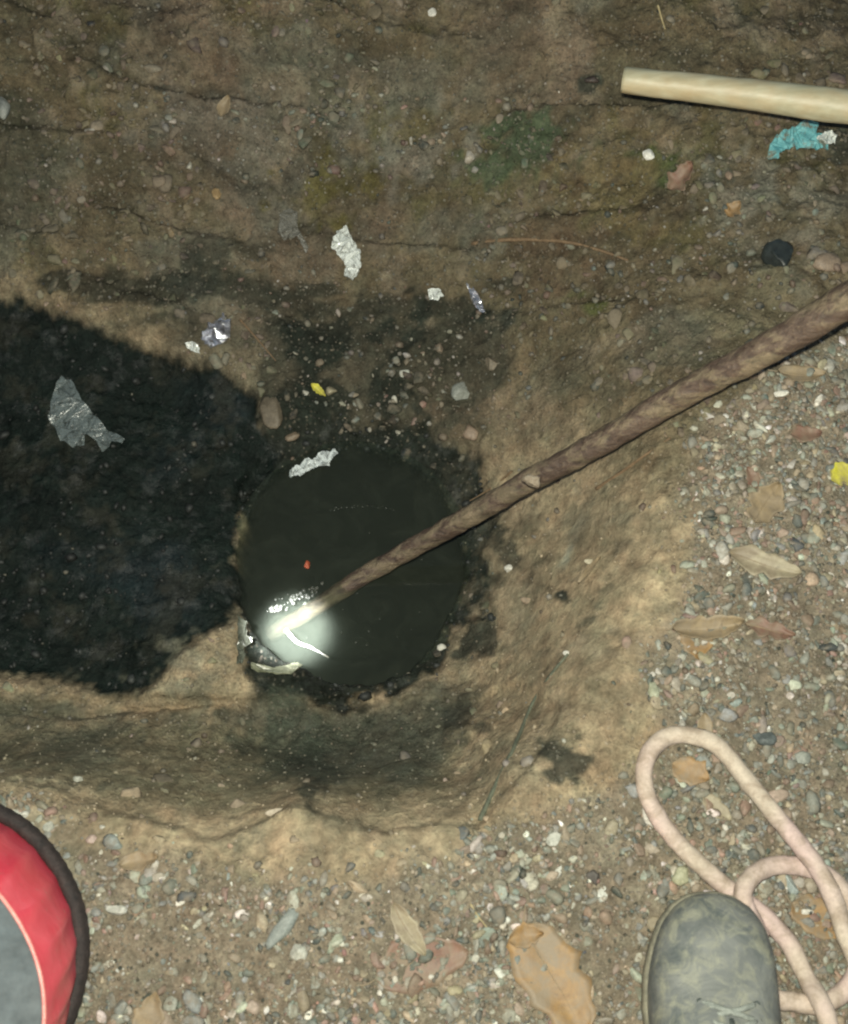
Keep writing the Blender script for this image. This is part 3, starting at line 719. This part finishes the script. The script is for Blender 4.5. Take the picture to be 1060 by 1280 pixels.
    for i in range(6):
        s0 = 0.298 + 0.044 * i
        for sg in (-1, 1):
            if i == 5 and sg == 1: continue
            pa = [Vector((sg * 0.021, -s0 * L, top(s0, 0.021) + 0.002)), Vector((sg * 0.008, -(s0 + 0.012) * L, top(s0, 0.008) + 0.0065 + 0.001 * sg)), Vector((-sg * 0.008, -(s0 + 0.028) * L, top(s0, 0.008) + 0.0065 - 0.001 * sg)), Vector((-sg * 0.021, -(s0 + 0.042) * L, top(s0 + .03, 0.021) + 0.002))]
            link('lace', tube_mesh('lace', catmull(pa, 5), 0.0022, 8, 0.15, 200, squash=0.5), lace, t)
        for sg in (-1, 1):
            bm = bmesh.new(); r_ = bmesh.ops.create_cone(bm, cap_ends=True, segments=12, radius1=0.0035, radius2=0.003, depth=0.002)
            bmesh.ops.translate(bm, verts=bm.verts, vec=(sg * 0.0225, -s0 * L, top(s0, 0.0225) + 0.0012)); me = bpy.data.meshes.new('eyelet'); bm.to_mesh(me); bm.free()
            link('eyelet', me, dark, t)
    # padded collar round the ankle opening
    ring = []
    for k in range(25):
        a_ = 2 * math.pi * k / 24; ring.append(Vector((0.021 * math.sin(a_), -(0.745 + 0.185 * math.cos(a_)) * L, lift + 0.104)))
    link('collar', tube_mesh('collar', ring, 0.0055, 10, 0.05, 60, cap=False), canvas, t)
make_shoe()

# ------------------------------------------------------------------ red bucket, bottom left
def make_bucket():
    cb = P(-96, 1207, 0.012); ct = P(-180, 1291, 0.150)
    t = empty('bucket', (cb.x, cb.y, 0.0)); tag(t, 'red plastic bucket upside down with black rim and grey base', 'bucket')
    ax = (ct - cb).normalized()
    inv = Vector((cb.x, cb.y, 0))
    seg = 180
    def ring(c, r, nrm, rib=0.0, nrib=26, r2=0):
        out = []
        s = Vector((1, 0, 0)); s = (s - nrm * s.dot(nrm)).normalized(); u = nrm.cross(s)
        for k in range(seg):
            a_ = 2 * math.pi * k / seg
            rr = r + rib * (0.5 + 0.5 * math.cos(a_ * nrib + r2 + 0.6 * math.sin(a_ * 5))) ** 2 + 0.0006 * math.sin(a_ * 7)
            out.append(c + s * math.cos(a_) * rr + u * math.sin(a_) * rr - inv)
        return out
    def loft(name, rings, mat, cap=False):
        V = [v for r_ in rings for v in r_]; Fc = []
        for i in range(len(rings) - 1):
            for k in range(seg):
                j = (k + 1) % seg; Fc.append((i * seg + k, i * seg + j, (i + 1) * seg + j, (i + 1) * seg + k))
        if cap: Fc.append(tuple((len(rings) - 1) * seg + k for k in range(seg)))
        return link(name, mesh_from(name, V, Fc), mat, t)
    up = Vector((0, 0, 1)); nr = lambda f: up.lerp(ax, f * 0.25).normalized()
    RB, RT = 0.1325, 0.139
    red = NT('red_plastic'); v = red.obj(); n = red.noise(v, 24, 5, 0.65, 0.5); n2 = red.noise(v, 150, 4, 0.6)
    c = red.ramp(n, [(0.3, (0.76, 0.045, 0.085)), (0.7, (0.90, 0.11, 0.16))])
    c = red.mix(red.ramp(n2, [(0.62, 0.0), (0.75, 0.5)]), c, (0.50, 0.22, 0.18))
    red.pbr(c, 0.24, red.bump(n, 0.25, 0.004), Specular_IOR_Level=0.6)
    rs = []
    for i in range(13):
        f = i / 12; c_ = cb.lerp(ct, f)
        rs.append(ring(c_, RB + (RT - RB) * f + 0.004 * math.sin(math.pi * f), nr(f), 0.0026 * math.sin(math.pi * min(1, f * 1.1)) ** 0.6, 30, 0.9 * f))
    loft('side_wall', rs, red.m)
    blk = mat_simple('black_rubber', (0.010, 0.008, 0.008), (0.034, 0.024, 0.022), 90, 0.75, 0.8, 0.003)
    rr = []
    for k in range(11):
        a_ = 2 * math.pi * k / 10; rr.append(ring(cb + up * (0.009 + 0.011 * math.sin(a_)), RB + 0.005 + 0.0075 * math.cos(a_), up, 0.0008, 90))
    loft('rim', rr, blk)
    pale = mat_simple('worn_red_edge', (0.55, 0.16, 0.15), (0.66, 0.30, 0.26), 120, 0.35, 0.2)
    n3 = nr(1)
    er = []
    for k in range(9):
        a_ = 2 * math.pi * k / 8; er.append(ring(ct + n3 * (0.0016 * math.sin(a_)), RT + 0.0016 * math.cos(a_), n3))
    loft('base_edge', er, pale)
    gm = mat_simple('grey_base', (0.085, 0.105, 0.115), (0.125, 0.14, 0.145), 14, 0.5, 0.2, 0.004)
    loft('base', [ring(ct, RT - 0.001, n3), ring(ct - n3 * 0.002, RT - 0.004, n3), ring(ct - n3 * 0.003, RT * 0.6, n3), ring(ct - n3 * 0.0022, RT * 0.2, n3)], gm, cap=True)
make_bucket()

# ------------------------------------------------------------------ leaves
leaf_mats = {}
def leaf_mat(key, c1, c2):
    if key not in leaf_mats:
        g = NT('leaf_' + key); v = g.obj(); n = g.noise(v, 55, 5, 0.7, 1.0); n2 = g.noise(v, 260, 3, 0.7)
        c = g.ramp(n, [(0.3, c1), (0.7, c2)]); c = g.mix(g.ramp(g.noise(v, 120, 4, 0.6), [(0.6, 0.0), (0.72, 0.6)]), c, (c1[0] * .4, c1[1] * .4, c1[2] * .4)); c = g.mix(g.ramp(g.noise(v, 28, 5, 0.7, 0.6), [(0.40, 0.1), (0.58, 0.9)]), c, (0.175, 0.14, 0.095))
        g.pbr(c, 0.6, g.bump(n2, 0.4, 0.0008)); leaf_mats[key] = g.m
    return leaf_mats[key]
LM = dict(tan=leaf_mat('tan', (0.17, 0.125, 0.07), (0.30, 0.23, 0.135)), orange=leaf_mat('orange', (0.17, 0.095, 0.035), (0.31, 0.185, 0.065)),
          pale=leaf_mat('pale', (0.22, 0.19, 0.125), (0.34, 0.30, 0.205)), red=leaf_mat('russet', (0.115, 0.055, 0.038), (0.19, 0.10, 0.068)),
          yellow=leaf_mat('yellow', (0.45, 0.42, 0.02), (0.62, 0.58, 0.06)), green=leaf_mat('green', (0.05, 0.09, 0.025), (0.14, 0.19, 0.04)))
def leaf(px, py, length_px, width_px, ang, mat, label, curl=0.12, up=0.005, seed=0, group=None, ragged=0.26, cat='leaf', stalk=True, tip=1.0):
    c = G(px, py); depth = (CAM_Z - c.z) / 0.94; k_ = depth / F
    L, W = length_px * k_, width_px * k_ * 0.5
    nrm = gnorm(c.x, c.y, 0.02)
    V = []; Fc = []; nu, nv = 18, 8
    for i in range(nu + 1):
        s = i / nu; hw = W * (math.sin(math.pi * min(1, s ** 0.85)) ** 0.7 if 0 < s < 1 else 0.03) * (1 + ragged * 2 * mnoise.noise(Vector((s * 5, seed, 0))))
        for j in range(-nv // 2, nv // 2 + 1):
            f = j / (nv / 2)
            hh = hw * (1 + ragged * mnoise.noise(Vector((s * 9, seed + 5, math.copysign(3, f)))))
            x = (s - 0.5) * L; y = f * hh + 0.05 * L * math.sin(s * 3 + seed)
            z = curl * L * (f * f * 0.45 + (s - 0.5) ** 2 * 0.9) + 0.03 * L * mnoise.noise(Vector((s * 3, f * 2, seed))) - 0.012 * L * math.exp(-(f / 0.12) ** 2) + 0.004 * L * math.cos(s * 55 + abs(f) * 6)
            V.append((x, y, z))
    m_ = nv + 1
    for i in range(nu):
        for j in range(nv): a0 = i * m_ + j; Fc.append((a0, a0 + m_, a0 + m_ + 1, a0 + 1))
    M = nrm.to_track_quat('Z', 'Y').to_matrix().to_4x4()
    rot = Matrix.Rotation(R(ang), 4, 'Z')
    t = bpy.data.objects.new('fallen_leaf', mesh_from('fallen_leaf', V, Fc)); COL.objects.link(t)
    # keep the heading readable after tilting to the ground
    z_ = nrm; x_ = Vector((math.cos(R(ang)), math.sin(R(ang)), 0)); x_ = (x_ - z_ * x_.dot(z_)).normalized(); y_ = z_.cross(x_)
    t.matrix_world = Matrix.Translation(c + nrm * up) @ Matrix((x_, y_, z_)).transposed().to_4x4()
    t.data.materials.append(LM[mat]); t.data.polygons.foreach_set('use_smooth', [True] * len(t.data.polygons))
    sm = t.modifiers.new('thick', 'SOLIDIFY'); sm.thickness = 0.0003
    tag(t, label, cat, group)
    if stalk and length_px > 50:
        sp = [Vector((-0.5 * L, 0.06 * L * math.sin(seed), curl * L * 0.22)), Vector((-0.62 * L, 0.02 * L, 0.1 * curl * L)), Vector((-0.72 * L, 0.05 * L, 0.0))]
        link('leaf_stalk', tube_mesh('leaf_stalk', catmull(sp, 4), lambda q: 0.0005 + 0.0003 * q, 6, 0), LM['tan'], t)
        mr = [Vector((x_s * L, 0.06 * L * math.sin((x_s + .5) * 3 + seed), curl * L * ((x_s) ** 2 * 0.9) - 0.012 * L + 0.03 * L * mnoise.noise(Vector(((x_s + .5) * 3, 0, seed))) + 0.0004)) for x_s in np.linspace(-0.48, 0.45, 9)]
        link('midrib', tube_mesh('midrib', mr, lambda q: 0.0006 * (1.1 - q), 6, 0), LM['tan'], t)
    return t
leaf(957, 632, 62, 40, 62, 'tan', 'tan oval leaf on the gravel left of the yellow leaf', seed=1, curl=.2)
leaf(955, 706, 88, 34, -14, 'pale', 'long pale tan leaf on the gravel under the oval leaf', seed=2, curl=.1)
leaf(883, 785, 86, 30, 6, 'tan', 'curled tan leaf at the gravel edge above the rope loop', seed=3, curl=.25)
leaf(868, 800, 52, 40, -80, 'orange', 'small brown leaf tucked under the curled tan leaf', seed=13, curl=.1, up=.002)
leaf(1049, 594, 36, 30, 30, 'yellow', 'bright yellow leaf at the right edge of the picture', seed=4, curl=.2)
leaf(690, 1225, 130, 78, -68, 'orange', 'large orange brown leaf lying on the gravel left of the shoe', seed=5, curl=.05)
leaf(655, 1172, 40, 24, 10, 'orange', 'small orange leaf touching the top of the large leaf', seed=6, curl=.2, up=.008)
leaf(528, 1206, 105, 60, 20, 'red', 'reddish brown leaf pressed flat in the bottom gravel', seed=7, curl=.04, up=.002)
leaf(176, 1079, 44, 22, 18, 'tan', 'small tan leaf beside the bucket near the pit lip', seed=8, curl=.2)
leaf(186, 1266, 48, 30, 75, 'tan', 'tan leaf at the bottom edge near the bucket', seed=9, curl=.15)
leaf(512, 1160, 66, 24, -60, 'pale', 'narrow pale leaf above the reddish brown leaf', seed=10, curl=.12)
leaf(862, 965, 44, 34, -30, 'orange', 'orange brown leaf inside the rope loop', seed=11, curl=.1)
leaf(1022, 1150, 66, 44, -35, 'orange', 'orange brown leaf between the rope strands right of the shoe', seed=12, curl=.08, up=.002)
leaf(960, 790, 60, 22, -8, 'red', 'russet leaf right of the curled tan leaf', seed=14, curl=.15)
leaf(938, 600, 30, 16, 110, 'red', 'small russet leaf tip above the oval leaf', seed=15, curl=.2)
leaf(877, 910, 34, 20, 80, 'tan', 'small tan leaf just above the top of the rope loop', seed=16, curl=.15)
leaf(855, 224, 46, 30, 30, 'red', 'brown shard of dry leaf on the far bank under the cane pole', seed=17, curl=.35, ragged=.3)
leaf(918, 266, 26, 20, 40, 'orange', 'small orange leaf above the black clod', seed=18, curl=.4, ragged=.35)
leaf(283, 136, 32, 18, 70, 'tan', 'little tan leaf among stones high in the far wall', seed=19, curl=.3)
leaf(398, 490, 24, 9, -35, 'yellow', 'tiny yellow green leaf on the black mud above the hole', seed=20, curl=.3)
leaf(1005, 545, 40, 24, 10, 'red', 'dark russet leaf on the gravel below the stick', seed=21, curl=.15)
leaf(1000, 470, 60, 26, -5, 'tan', 'tan leaf lying under the upper end of the stick', seed=22, curl=.15)
leaf(895, 1010, 40, 22, -50, 'pale', 'pale leaf fragment in the middle of the rope loop', seed=23, curl=.1, up=.003)
leaf(742, 716, 42, 12, 12, 'tan', 'sliver of tan leaf on the sandy slope', seed=24, curl=.1)

# ------------------------------------------------------------------ single stones
def stone(px, py, w_px, h_px, z_px, col1, col2, label, seed=0, rot=0, rough=0.6, sink=0.3, name='stone'):
    c = G(px, py); k_ = (CAM_Z - c.z) / 0.94 / F
    V, Fc = stone_proto(3, seed + 100, 5)
    s = np.array((w_px, h_px, z_px)) * 0.5 * k_
    bump_ = np.array([1 + 0.12 * mnoise.fractal(Vector(v * 2.0) + Vector((seed, 3, 1)), 0.6, 2, 4) for v in V])
    M = np.array(Matrix.Rotation(R(rot), 3, 'Z'))
    V = (V * bump_[:, None] * s) @ M.T
    o = link(name, mesh_from(name, V, [tuple(int(q) for q in f) for f in Fc]), mat_simple(name + '_mat', col1, col2, 140, rough, 0.4, 0.0015), smooth=True)
    o.location = c + Vector((0, 0, s[2] * (1 - 2 * sink)))
    return tag(o, label, 'stone' if name == 'stone' else name.replace('_', ' '))
W1, W2 = (0.40, 0.39, 0.34), (0.60, 0.58, 0.52)
GR1, GR2 = (0.15, 0.16, 0.14), (0.25, 0.26, 0.22)
stone(145, 1137, 28, 14, 14, GR2, (0.42, 0.42, 0.38), 'oval pale grey pebble right of the red bucket', 1)
stone(373, 1188, 20, 26, 14, GR2, (0.42, 0.42, 0.37), 'pale upright chip in the bottom gravel', 2, 20)
stone(354, 1160, 18, 60, 12, (0.13,0.15,0.14), (0.22,0.24,0.22), 'long blue grey sliver of stone in the bottom gravel', 3, -35)
stone(341, 515, 32, 52, 24, (0.08,0.065,0.045), (0.14,0.115,0.08), 'oval brown stone on the ridge between mud and hole', 4, 8)
stone(366, 546, 22, 13, 12, (0.13,0.10,0.07), (0.22,0.17,0.12), 'pinkish brown chip below the oval brown stone', 5, 25)
stone(580, 492, 34, 30, 18, (0.14,0.15,0.13), (0.24,0.25,0.22), 'grey stone right of the black mud above the hole', 6)
stone(540, 17, 13, 16, 9, W1, W2, 'white pebble at the very top of the far wall', 7)
stone(271, 243, 14, 20, 10, (0.20,0.13,0.06), (0.34,0.24,0.12), 'small ochre pebble in the left far wall', 8)
stone(741, 100, 26, 16, 12, (0.025,0.018,0.015), (0.05,0.035,0.028), 'dark brown clod left of the cane pole', 9, name='soil_clod')
stone(972, 324, 48, 50, 30, (0.012,0.016,0.016), (0.025,0.031,0.030), 'shiny black lump of tar on the far bank', 10, 10, 0.4, name='tar_lump')
stone(810, 195, 16, 20, 10, W1, (0.7,0.7,0.66), 'chalk white scrap of stone below the cane pole', 11, 30)
stone(1030, 330, 44, 30, 20, (0.14,0.105,0.075), (0.22,0.17,0.125), 'brown stone right of the tar lump', 12)
stone(817, 863, 15, 24, 12, (0.24,0.25,0.17), (0.34,0.35,0.26), 'pale greenish pebble at the left edge of the gravel', 13)
stone(708, 818, 10, 9, 8, W1, W2, 'tiny white pebble at the top of the thin root', 14)
stone(636, 712, 14, 12, 9, W1, W2, 'white chip on the slope right of the hole', 15, 20)
stone(738, 702, 16, 9, 9, (0.30,0.26,0.18), (0.42,0.38,0.28), 'cream pebble on the sandy slope', 16)
stone(975, 493, 26, 9, 8, W1, W2, 'thin white chip under the stick on the right', 17, 12)
stone(962, 550, 18, 9, 8, GR2, W1, 'small pale pebble left of the yellow leaf', 18, 30)
stone(992, 607, 17, 9, 9, W1, W2, 'white oval pebble right of the oval leaf', 19, 15)
stone(850, 1095, 24, 22, 16, (0.22,0.22,0.14), (0.36,0.36,0.25), 'yellowish pebble left of the shoe toe', 20, 30)
stone(987, 1107, 18, 26, 14, (0.20,0.24,0.24), (0.34,0.38,0.36), 'pale blue grey pebble inside the rope arc', 21, 20)
stone(1010, 1107, 22, 18, 14, (0.20,0.17,0.13), (0.32,0.28,0.22), 'round pinkish pebble inside the rope arc', 22)
stone(742, 1098, 18, 18, 12, (0.05,0.045,0.04), (0.09,0.08,0.07), 'dark round pebble in the gravel left of the shoe', 23)
stone(955, 922, 30, 20, 14, (0.05,0.06,0.06), (0.10,0.115,0.11), 'dark slate stone right of the rope loop top', 24, -20)
stone(1000, 950, 26, 20, 14, GR1, GR2, 'grey angular stone beside the slate stone', 25, 30)
stone(692, 1050, 22, 16, 12, GR2, W1, 'pale pebble cluster stone below the pit lip', 26, 30)
stone(29, 1019, 14, 10, 9, W1, W2, 'white pebble above the rim of the bucket', 27, 20)
stone(61, 1034, 14, 14, 10, GR2, W1, 'pale pebble near the bucket and pit lip', 28)
stone(115, 1050, 14, 11, 9, (0.26,0.19,0.16), (0.38,0.30,0.26), 'pinkish pebble in the bottom left gravel', 29)
stone(98, 974, 12, 10, 9, GR2, W1, 'pale pebble on the near pit wall', 30)
stone(345, 1015, 26, 10, 8, (0.28,0.24,0.18), (0.40,0.35,0.27), 'flat cream stone on the broken pit lip', 31, 8)
stone(552, 810, 12, 10, 8, W1, W2, 'white chip on the lower right rim of the hole', 32)
stone(6, 135, 20, 44, 20, (0.13,0.14,0.13), (0.24,0.25,0.23), 'grey stone at the upper left edge', 33)
stone(383, 706, 10, 12, 8, (0.28,0.05,0.02), (0.38,0.09,0.04), 'tiny red bit', 34).location.z = WATER_Z + 0.001
for o in list(COL.objects):
    if o.get('label') == 'tiny red bit': 
        o.name = 'floating_scrap'; tag(o, 'tiny red scrap floating on the water above the lit spot', 'scrap'); q = P(383, 706, WATER_Z); o.location = q
stone(590, 541, 26, 24, 14, (0.16,0.115,0.08), (0.24,0.18,0.13), 'brown stone on the upper right rim of the hole', 35)
stone(616, 455, 30, 20, 14, (0.10,0.085,0.06), (0.17,0.14,0.10), 'dull brown stone above the grey stone', 36)

# ------------------------------------------------------------------ crumpled plastic and cloth scraps, sheets standing in for rim highlights
def plastic_mat(name, col, alpha, rough=0.18):
    g = NT(name); v = g.obj(); n = g.noise(v, 60, 4, 0.6, 1.5)
    nb = g.bump(n, 0.6, 0.004)
    p = g.pbr(col, rough, nb, Specular_IOR_Level=0.7)
    vn = g.n('ShaderNodeTexVoronoi', feature='F1'); vn.inputs['Scale'].default_value = 420; g.l(v, vn.inputs['Vector'])
    al = g.ramp(g.noise(v, 150, 4, 0.75, 0.5), [(0.40, alpha * 0.25), (0.52, alpha)])
    g.l(al, p.inputs['Alpha'])
    return g.m
def scrap(px, py, outline, mat, name, label, cat, amp=0.006, up=0.004, seed=0, freq=60, crease=1.0):
    """crumpled sheet with an outline given as pixel offsets from (px,py)"""
    c = G(px, py); k_ = (CAM_Z - c.z) / 0.94 / F
    nrm = gnorm(c.x, c.y, 0.03) if not wet_spot(c.x, c.y) else Vector((0, 0, 1))
    bm = bmesh.new()
    vs_ = [bm.verts.new((x * k_, -y * k_ / 0.94, 0)) for x, y in outline]
    es = [bm.edges.new((vs_[i], vs_[(i + 1) % len(vs_)])) for i in range(len(vs_))]
    bmesh.ops.triangle_fill(bm, edges=es, use_beauty=True)
    for _ in range(4):
        bmesh.ops.subdivide_edges(bm, edges=bm.edges[:], cuts=1)
    for v_ in bm.verts:
        q = Vector(v_.co) * freq + Vector((seed * 7.1, 0, 0))
        rd = abs(mnoise.noise(q * 0.5)) ; rd2 = abs(mnoise.noise(q * 1.2 + Vector((4, 4, 4))))
        v_.co.z = amp * (2.0 * rd * crease + 1.3 * rd2 + 0.45 * mnoise.noise(q * 3) + 0.35 * mnoise.noise(q * 6))
        v_.co.x += 0.3 * amp * mnoise.noise(q * 2); v_.co.y += 0.3 * amp * mnoise.noise(q * 2 + Vector((9, 9, 9)))
    me = bpy.data.meshes.new(name); bm.to_mesh(me); bm.free()
    o = link(name, me, mat, smooth=False)
    z_ = (nrm + Vector((0, 0, 0.6))).normalized(); x_ = Vector((1, 0, 0)); x_ = (x_ - z_ * x_.dot(z_)).normalized(); y_ = z_.cross(x_)
    o.matrix_world = Matrix.Translation(c + nrm * up) @ Matrix((x_, y_, z_)).transposed().to_4x4()
    sm = o.modifiers.new('thick', 'SOLIDIFY'); sm.thickness = 0.0004
    return tag(o, label, cat)
clear = plastic_mat('clear_plastic', (0.20, 0.24, 0.24), 0.42, 0.20)
white = plastic_mat('white_plastic', (0.62, 0.65, 0.62), 0.95, 0.22)
foil = plastic_mat('crinkled_film', (0.62, 0.63, 0.68), 1.0, 0.16)
foil.node_tree.nodes['Principled BSDF'].inputs['Metallic'].default_value = 0.85
turq = mat_simple('turquoise_cloth', (0.06, 0.23, 0.26), (0.16, 0.40, 0.42), 130, 0.6, 0.5, c3=(0.14, 0.15, 0.12))
scrap(110, 525, [(-46,-30),(-36,-50),(-25,-48),(-5,-20),(10,0),(30,18),(55,32),(52,38),(38,36),(25,46),(18,34),(5,28),(2,40),(-10,42),(-28,34),(-38,14),(-46,4)], clear, 'plastic_bag', 'clear crumpled plastic bag lying on the black mud at left', 'plastic bag', 0.008, 0.008, 1, 40)
scrap(434, 314, [(-12,-26),(0,-30),(8,-14),(18,0),(20,22),(10,38),(-2,36),(0,20),(-12,6),(-20,-4)], white, 'plastic_scrap', 'crumpled white plastic scrap in the far wall above the hole', 'plastic scrap', 0.008, 0.006, 2, 90)
scrap(362, 288, [(-14,-20),(0,-28),(10,-22),(12,0),(26,24),(22,32),(10,10),(-6,16),(-16,6)], plastic_mat('dull_plastic', (0.17, 0.165, 0.14), 0.7, 0.4), 'plastic_scrap', 'dull translucent plastic scrap left of the white crumpled one', 'plastic scrap', 0.005, 0.004, 3, 80)
scrap(269, 418, [(-20,8),(-8,-8),(2,-16),(10,-22),(20,-10),(18,8),(8,16),(-2,20),(-12,18)], foil, 'crinkled_wrapper', 'glinting silver wrapper at the upper edge of the black mud', 'wrapper', 0.010, 0.006, 4, 150, 1.5)
scrap(240, 431, [(-8,-3),(2,-6),(12,2),(12,10),(4,8),(-4,4)], white, 'plastic_scrap', 'tiny white scrap just left of the silver wrapper', 'plastic scrap', 0.004, 0.004, 5, 150)
scrap(545, 368, [(-9,-7),(6,-8),(12,2),(4,8),(-8,6)], white, 'plastic_scrap', 'small white plastic bit at the top of the dark band', 'plastic scrap', 0.004, 0.005, 6, 150)
scrap(598, 376, [(-14,-22),(-6,-18),(6,0),(12,18),(4,16),(-6,2)], foil, 'plastic_scrap', 'thin glinting strip right of the small white bit', 'plastic scrap', 0.004, 0.004, 7, 150)
scrap(996, 178, [(-46,28),(-38,4),(-22,-10),(-4,-14),(10,-26),(28,-22),(26,-8),(42,-6),(40,14),(24,16),(6,12),(-12,14),(-26,20),(-34,32)], turq, 'cloth_rag', 'torn turquoise rag on the far bank below the cane pole', 'rag', 0.007, 0.005, 8, 80)
scrap(1030, 185, [(-14,-4),(2,-12),(14,-8),(10,6),(-4,10)], white, 'plastic_scrap', 'white plastic bit caught in the turquoise rag', 'plastic scrap', 0.005, 0.012, 9, 130)
scrap(340, 842, [(-28,-4),(0,-2),(24,-12),(34,-8),(20,6),(-4,8),(-26,6)], mat_simple('pale_wet_strip', (0.10, 0.11, 0.07), (0.26, 0.27, 0.19), 90, 0.3), 'bark_chip', 'pale wet bark chip at the lower left rim of the hole', 'bark chip', 0.004, 0.006, 10, 60)
scrap(299, 802, [(-9,-28),(1,-20),(6,-4),(12,-4),(9,6),(3,10),(3,30),(-6,32),(-7,6)], mat_simple('wet_clay_highlight', (0.05, 0.055, 0.04), (0.13, 0.14, 0.11), 90, 0.25), 'clay_highlight', 'upright wet clay flake standing in for highlights on the left rim mud', 'clay flake', 0.007, 0.006, 11, 60)  # highlights on wet rim mud, given as a paler clay piece
scrap(390, 583, [(-28,16),(-24,4),(-12,0),(-8,-8),(2,-4),(10,-16),(28,-18),(34,-12),(24,-4),(22,2),(6,4),(-8,10),(-14,16)], plastic_mat('wet_film', (0.60, 0.65, 0.65), 0.9, 0.15), 'rim_highlight', 'pale sheet standing in for torch reflection on the wet upper left rim', 'rim highlight', 0.006, 0.004, 12, 130)  # torch reflection on the wet rim, modelled as a pale crinkled sheet

# ------------------------------------------------------------------ twigs, root, foam, strip for the stick shadow
def twig(pts, r, mat, name, label, cat, up=0.002):
    path = catmull([G(a_, b_, up) for a_, b_ in pts], 6)
    o0 = path[0].copy(); me = tube_mesh(name, path, lambda q: r * (1 - 0.5 * q), 8, 0.25, 120); me.transform(Matrix.Translation(-o0))
    o = link(name, me, mat); o.location = o0; return tag(o, label, cat)
grn = mat_simple('grey_green_root', (0.055, 0.065, 0.045), (0.12, 0.13, 0.09), 200, 0.8, 0.5)
strw = mat_simple('straw', (0.26, 0.21, 0.10), (0.42, 0.35, 0.20), 200, 0.7, 0.3)
rt = mat_simple('brown_twig_and_shadow', (0.10, 0.065, 0.035), (0.19, 0.125, 0.07), 200, 0.8, 0.5)
twig([(600,1026),(618,985),(640,940),(655,905),(668,875),(690,842),(710,818)], 0.0026, grn, 'root', 'thin grey green root running up the sandy slope', 'root')
twig([(745,612),(775,592),(800,574),(838,548)], 0.0022, rt, 'twig', 'thin brown strip standing in for the stick shadow on the slope', 'twig')  # dark strip modelled where the stick casts its shadow
twig([(588,1130),(598,1146),(614,1166)], 0.0009, strw, 'straw_stem', 'pale straw stem above the orange leaf', 'straw')
twig([(822,8),(826,22),(831,38)], 0.0014, strw, 'straw_stem', 'orange straw stem at the top edge of the far bank', 'straw')
twig([(640,590),(612,612),(585,628)], 0.0014, rt, 'twig', 'dark twig end under the stick at the hole rim', 'twig')
twig([(300,400),(322,425),(345,452)], 0.0014, rt, 'twig', 'brown twig right of the silver wrapper', 'twig')
twig([(590,305),(640,300),(700,302),(745,312),(785,326)], 0.0028, rt, 'root', 'dark root crossing the far slope', 'root', 0.001)

# floating foam beside the stick, bubbles in an arc, and a bright sliver at the lit spot
bub = plastic_mat('foam_bubbles', (0.09, 0.095, 0.08), 0.5, 0.3)
def bubbles(name, pts, rr, label):
    VS = []; FS = []; off = 0; V0, F0 = ico(2)
    for (px, py) in pts:
        q = P(px, py, WATER_Z); r_ = rr * random.uniform(0.5, 1.5)
        W = V0 * r_ * (1, 1, 0.7) + np.array((q.x, q.y, WATER_Z + r_ * 0.15)); VS += [tuple(x) for x in W]; FS += [tuple(int(i) + off for i in f) for f in F0]; off += len(V0)
    o = link(name, mesh_from(name, VS, FS), bub); return tag(o, label, None, None, 'stuff')
pts = []
for k in range(60):
    f = random.random(); pts.append((335 + 66 * f + random.gauss(0, 3), 764 - 30 * f + random.gauss(0, 4.5)))
bubbles('foam', pts, 0.0018, 'pale foam along the upper side of the stick in the water')
bubbles('water_bubbles', [(413 + 78 * k / 26 + random.gauss(0, 1), 637 - 4 * math.sin(math.pi * k / 26) + random.gauss(0, 1)) for k in range(27)] + [(random.gauss(430, 50), random.gauss(770, 40)) for k in range(26)], 0.0008, 'tiny bubbles in an arc on the dark water')
sl_path = catmull([P(357, 787, WATER_Z + 0.001), P(372, 803, WATER_Z + 0.002), P(390, 810, WATER_Z + 0.002), P(411, 822, WATER_Z + 0.001)], 6)
me = tube_mesh('peeled_splinter', sl_path, lambda q: 0.0024 * (1.15 - 0.8 * q), 8, 0.35, 150); o0 = sl_path[0].copy(); me.transform(Matrix.Translation(-o0))
o = link('peeled_splinter', me, mat_simple('bare_white_wood', (0.30, 0.31, 0.27), (0.45, 0.46, 0.42), 200, 0.3)); o.location = o0
tag(o, 'bright peeled splinter floating in the torch light at the stick end', 'splinter')
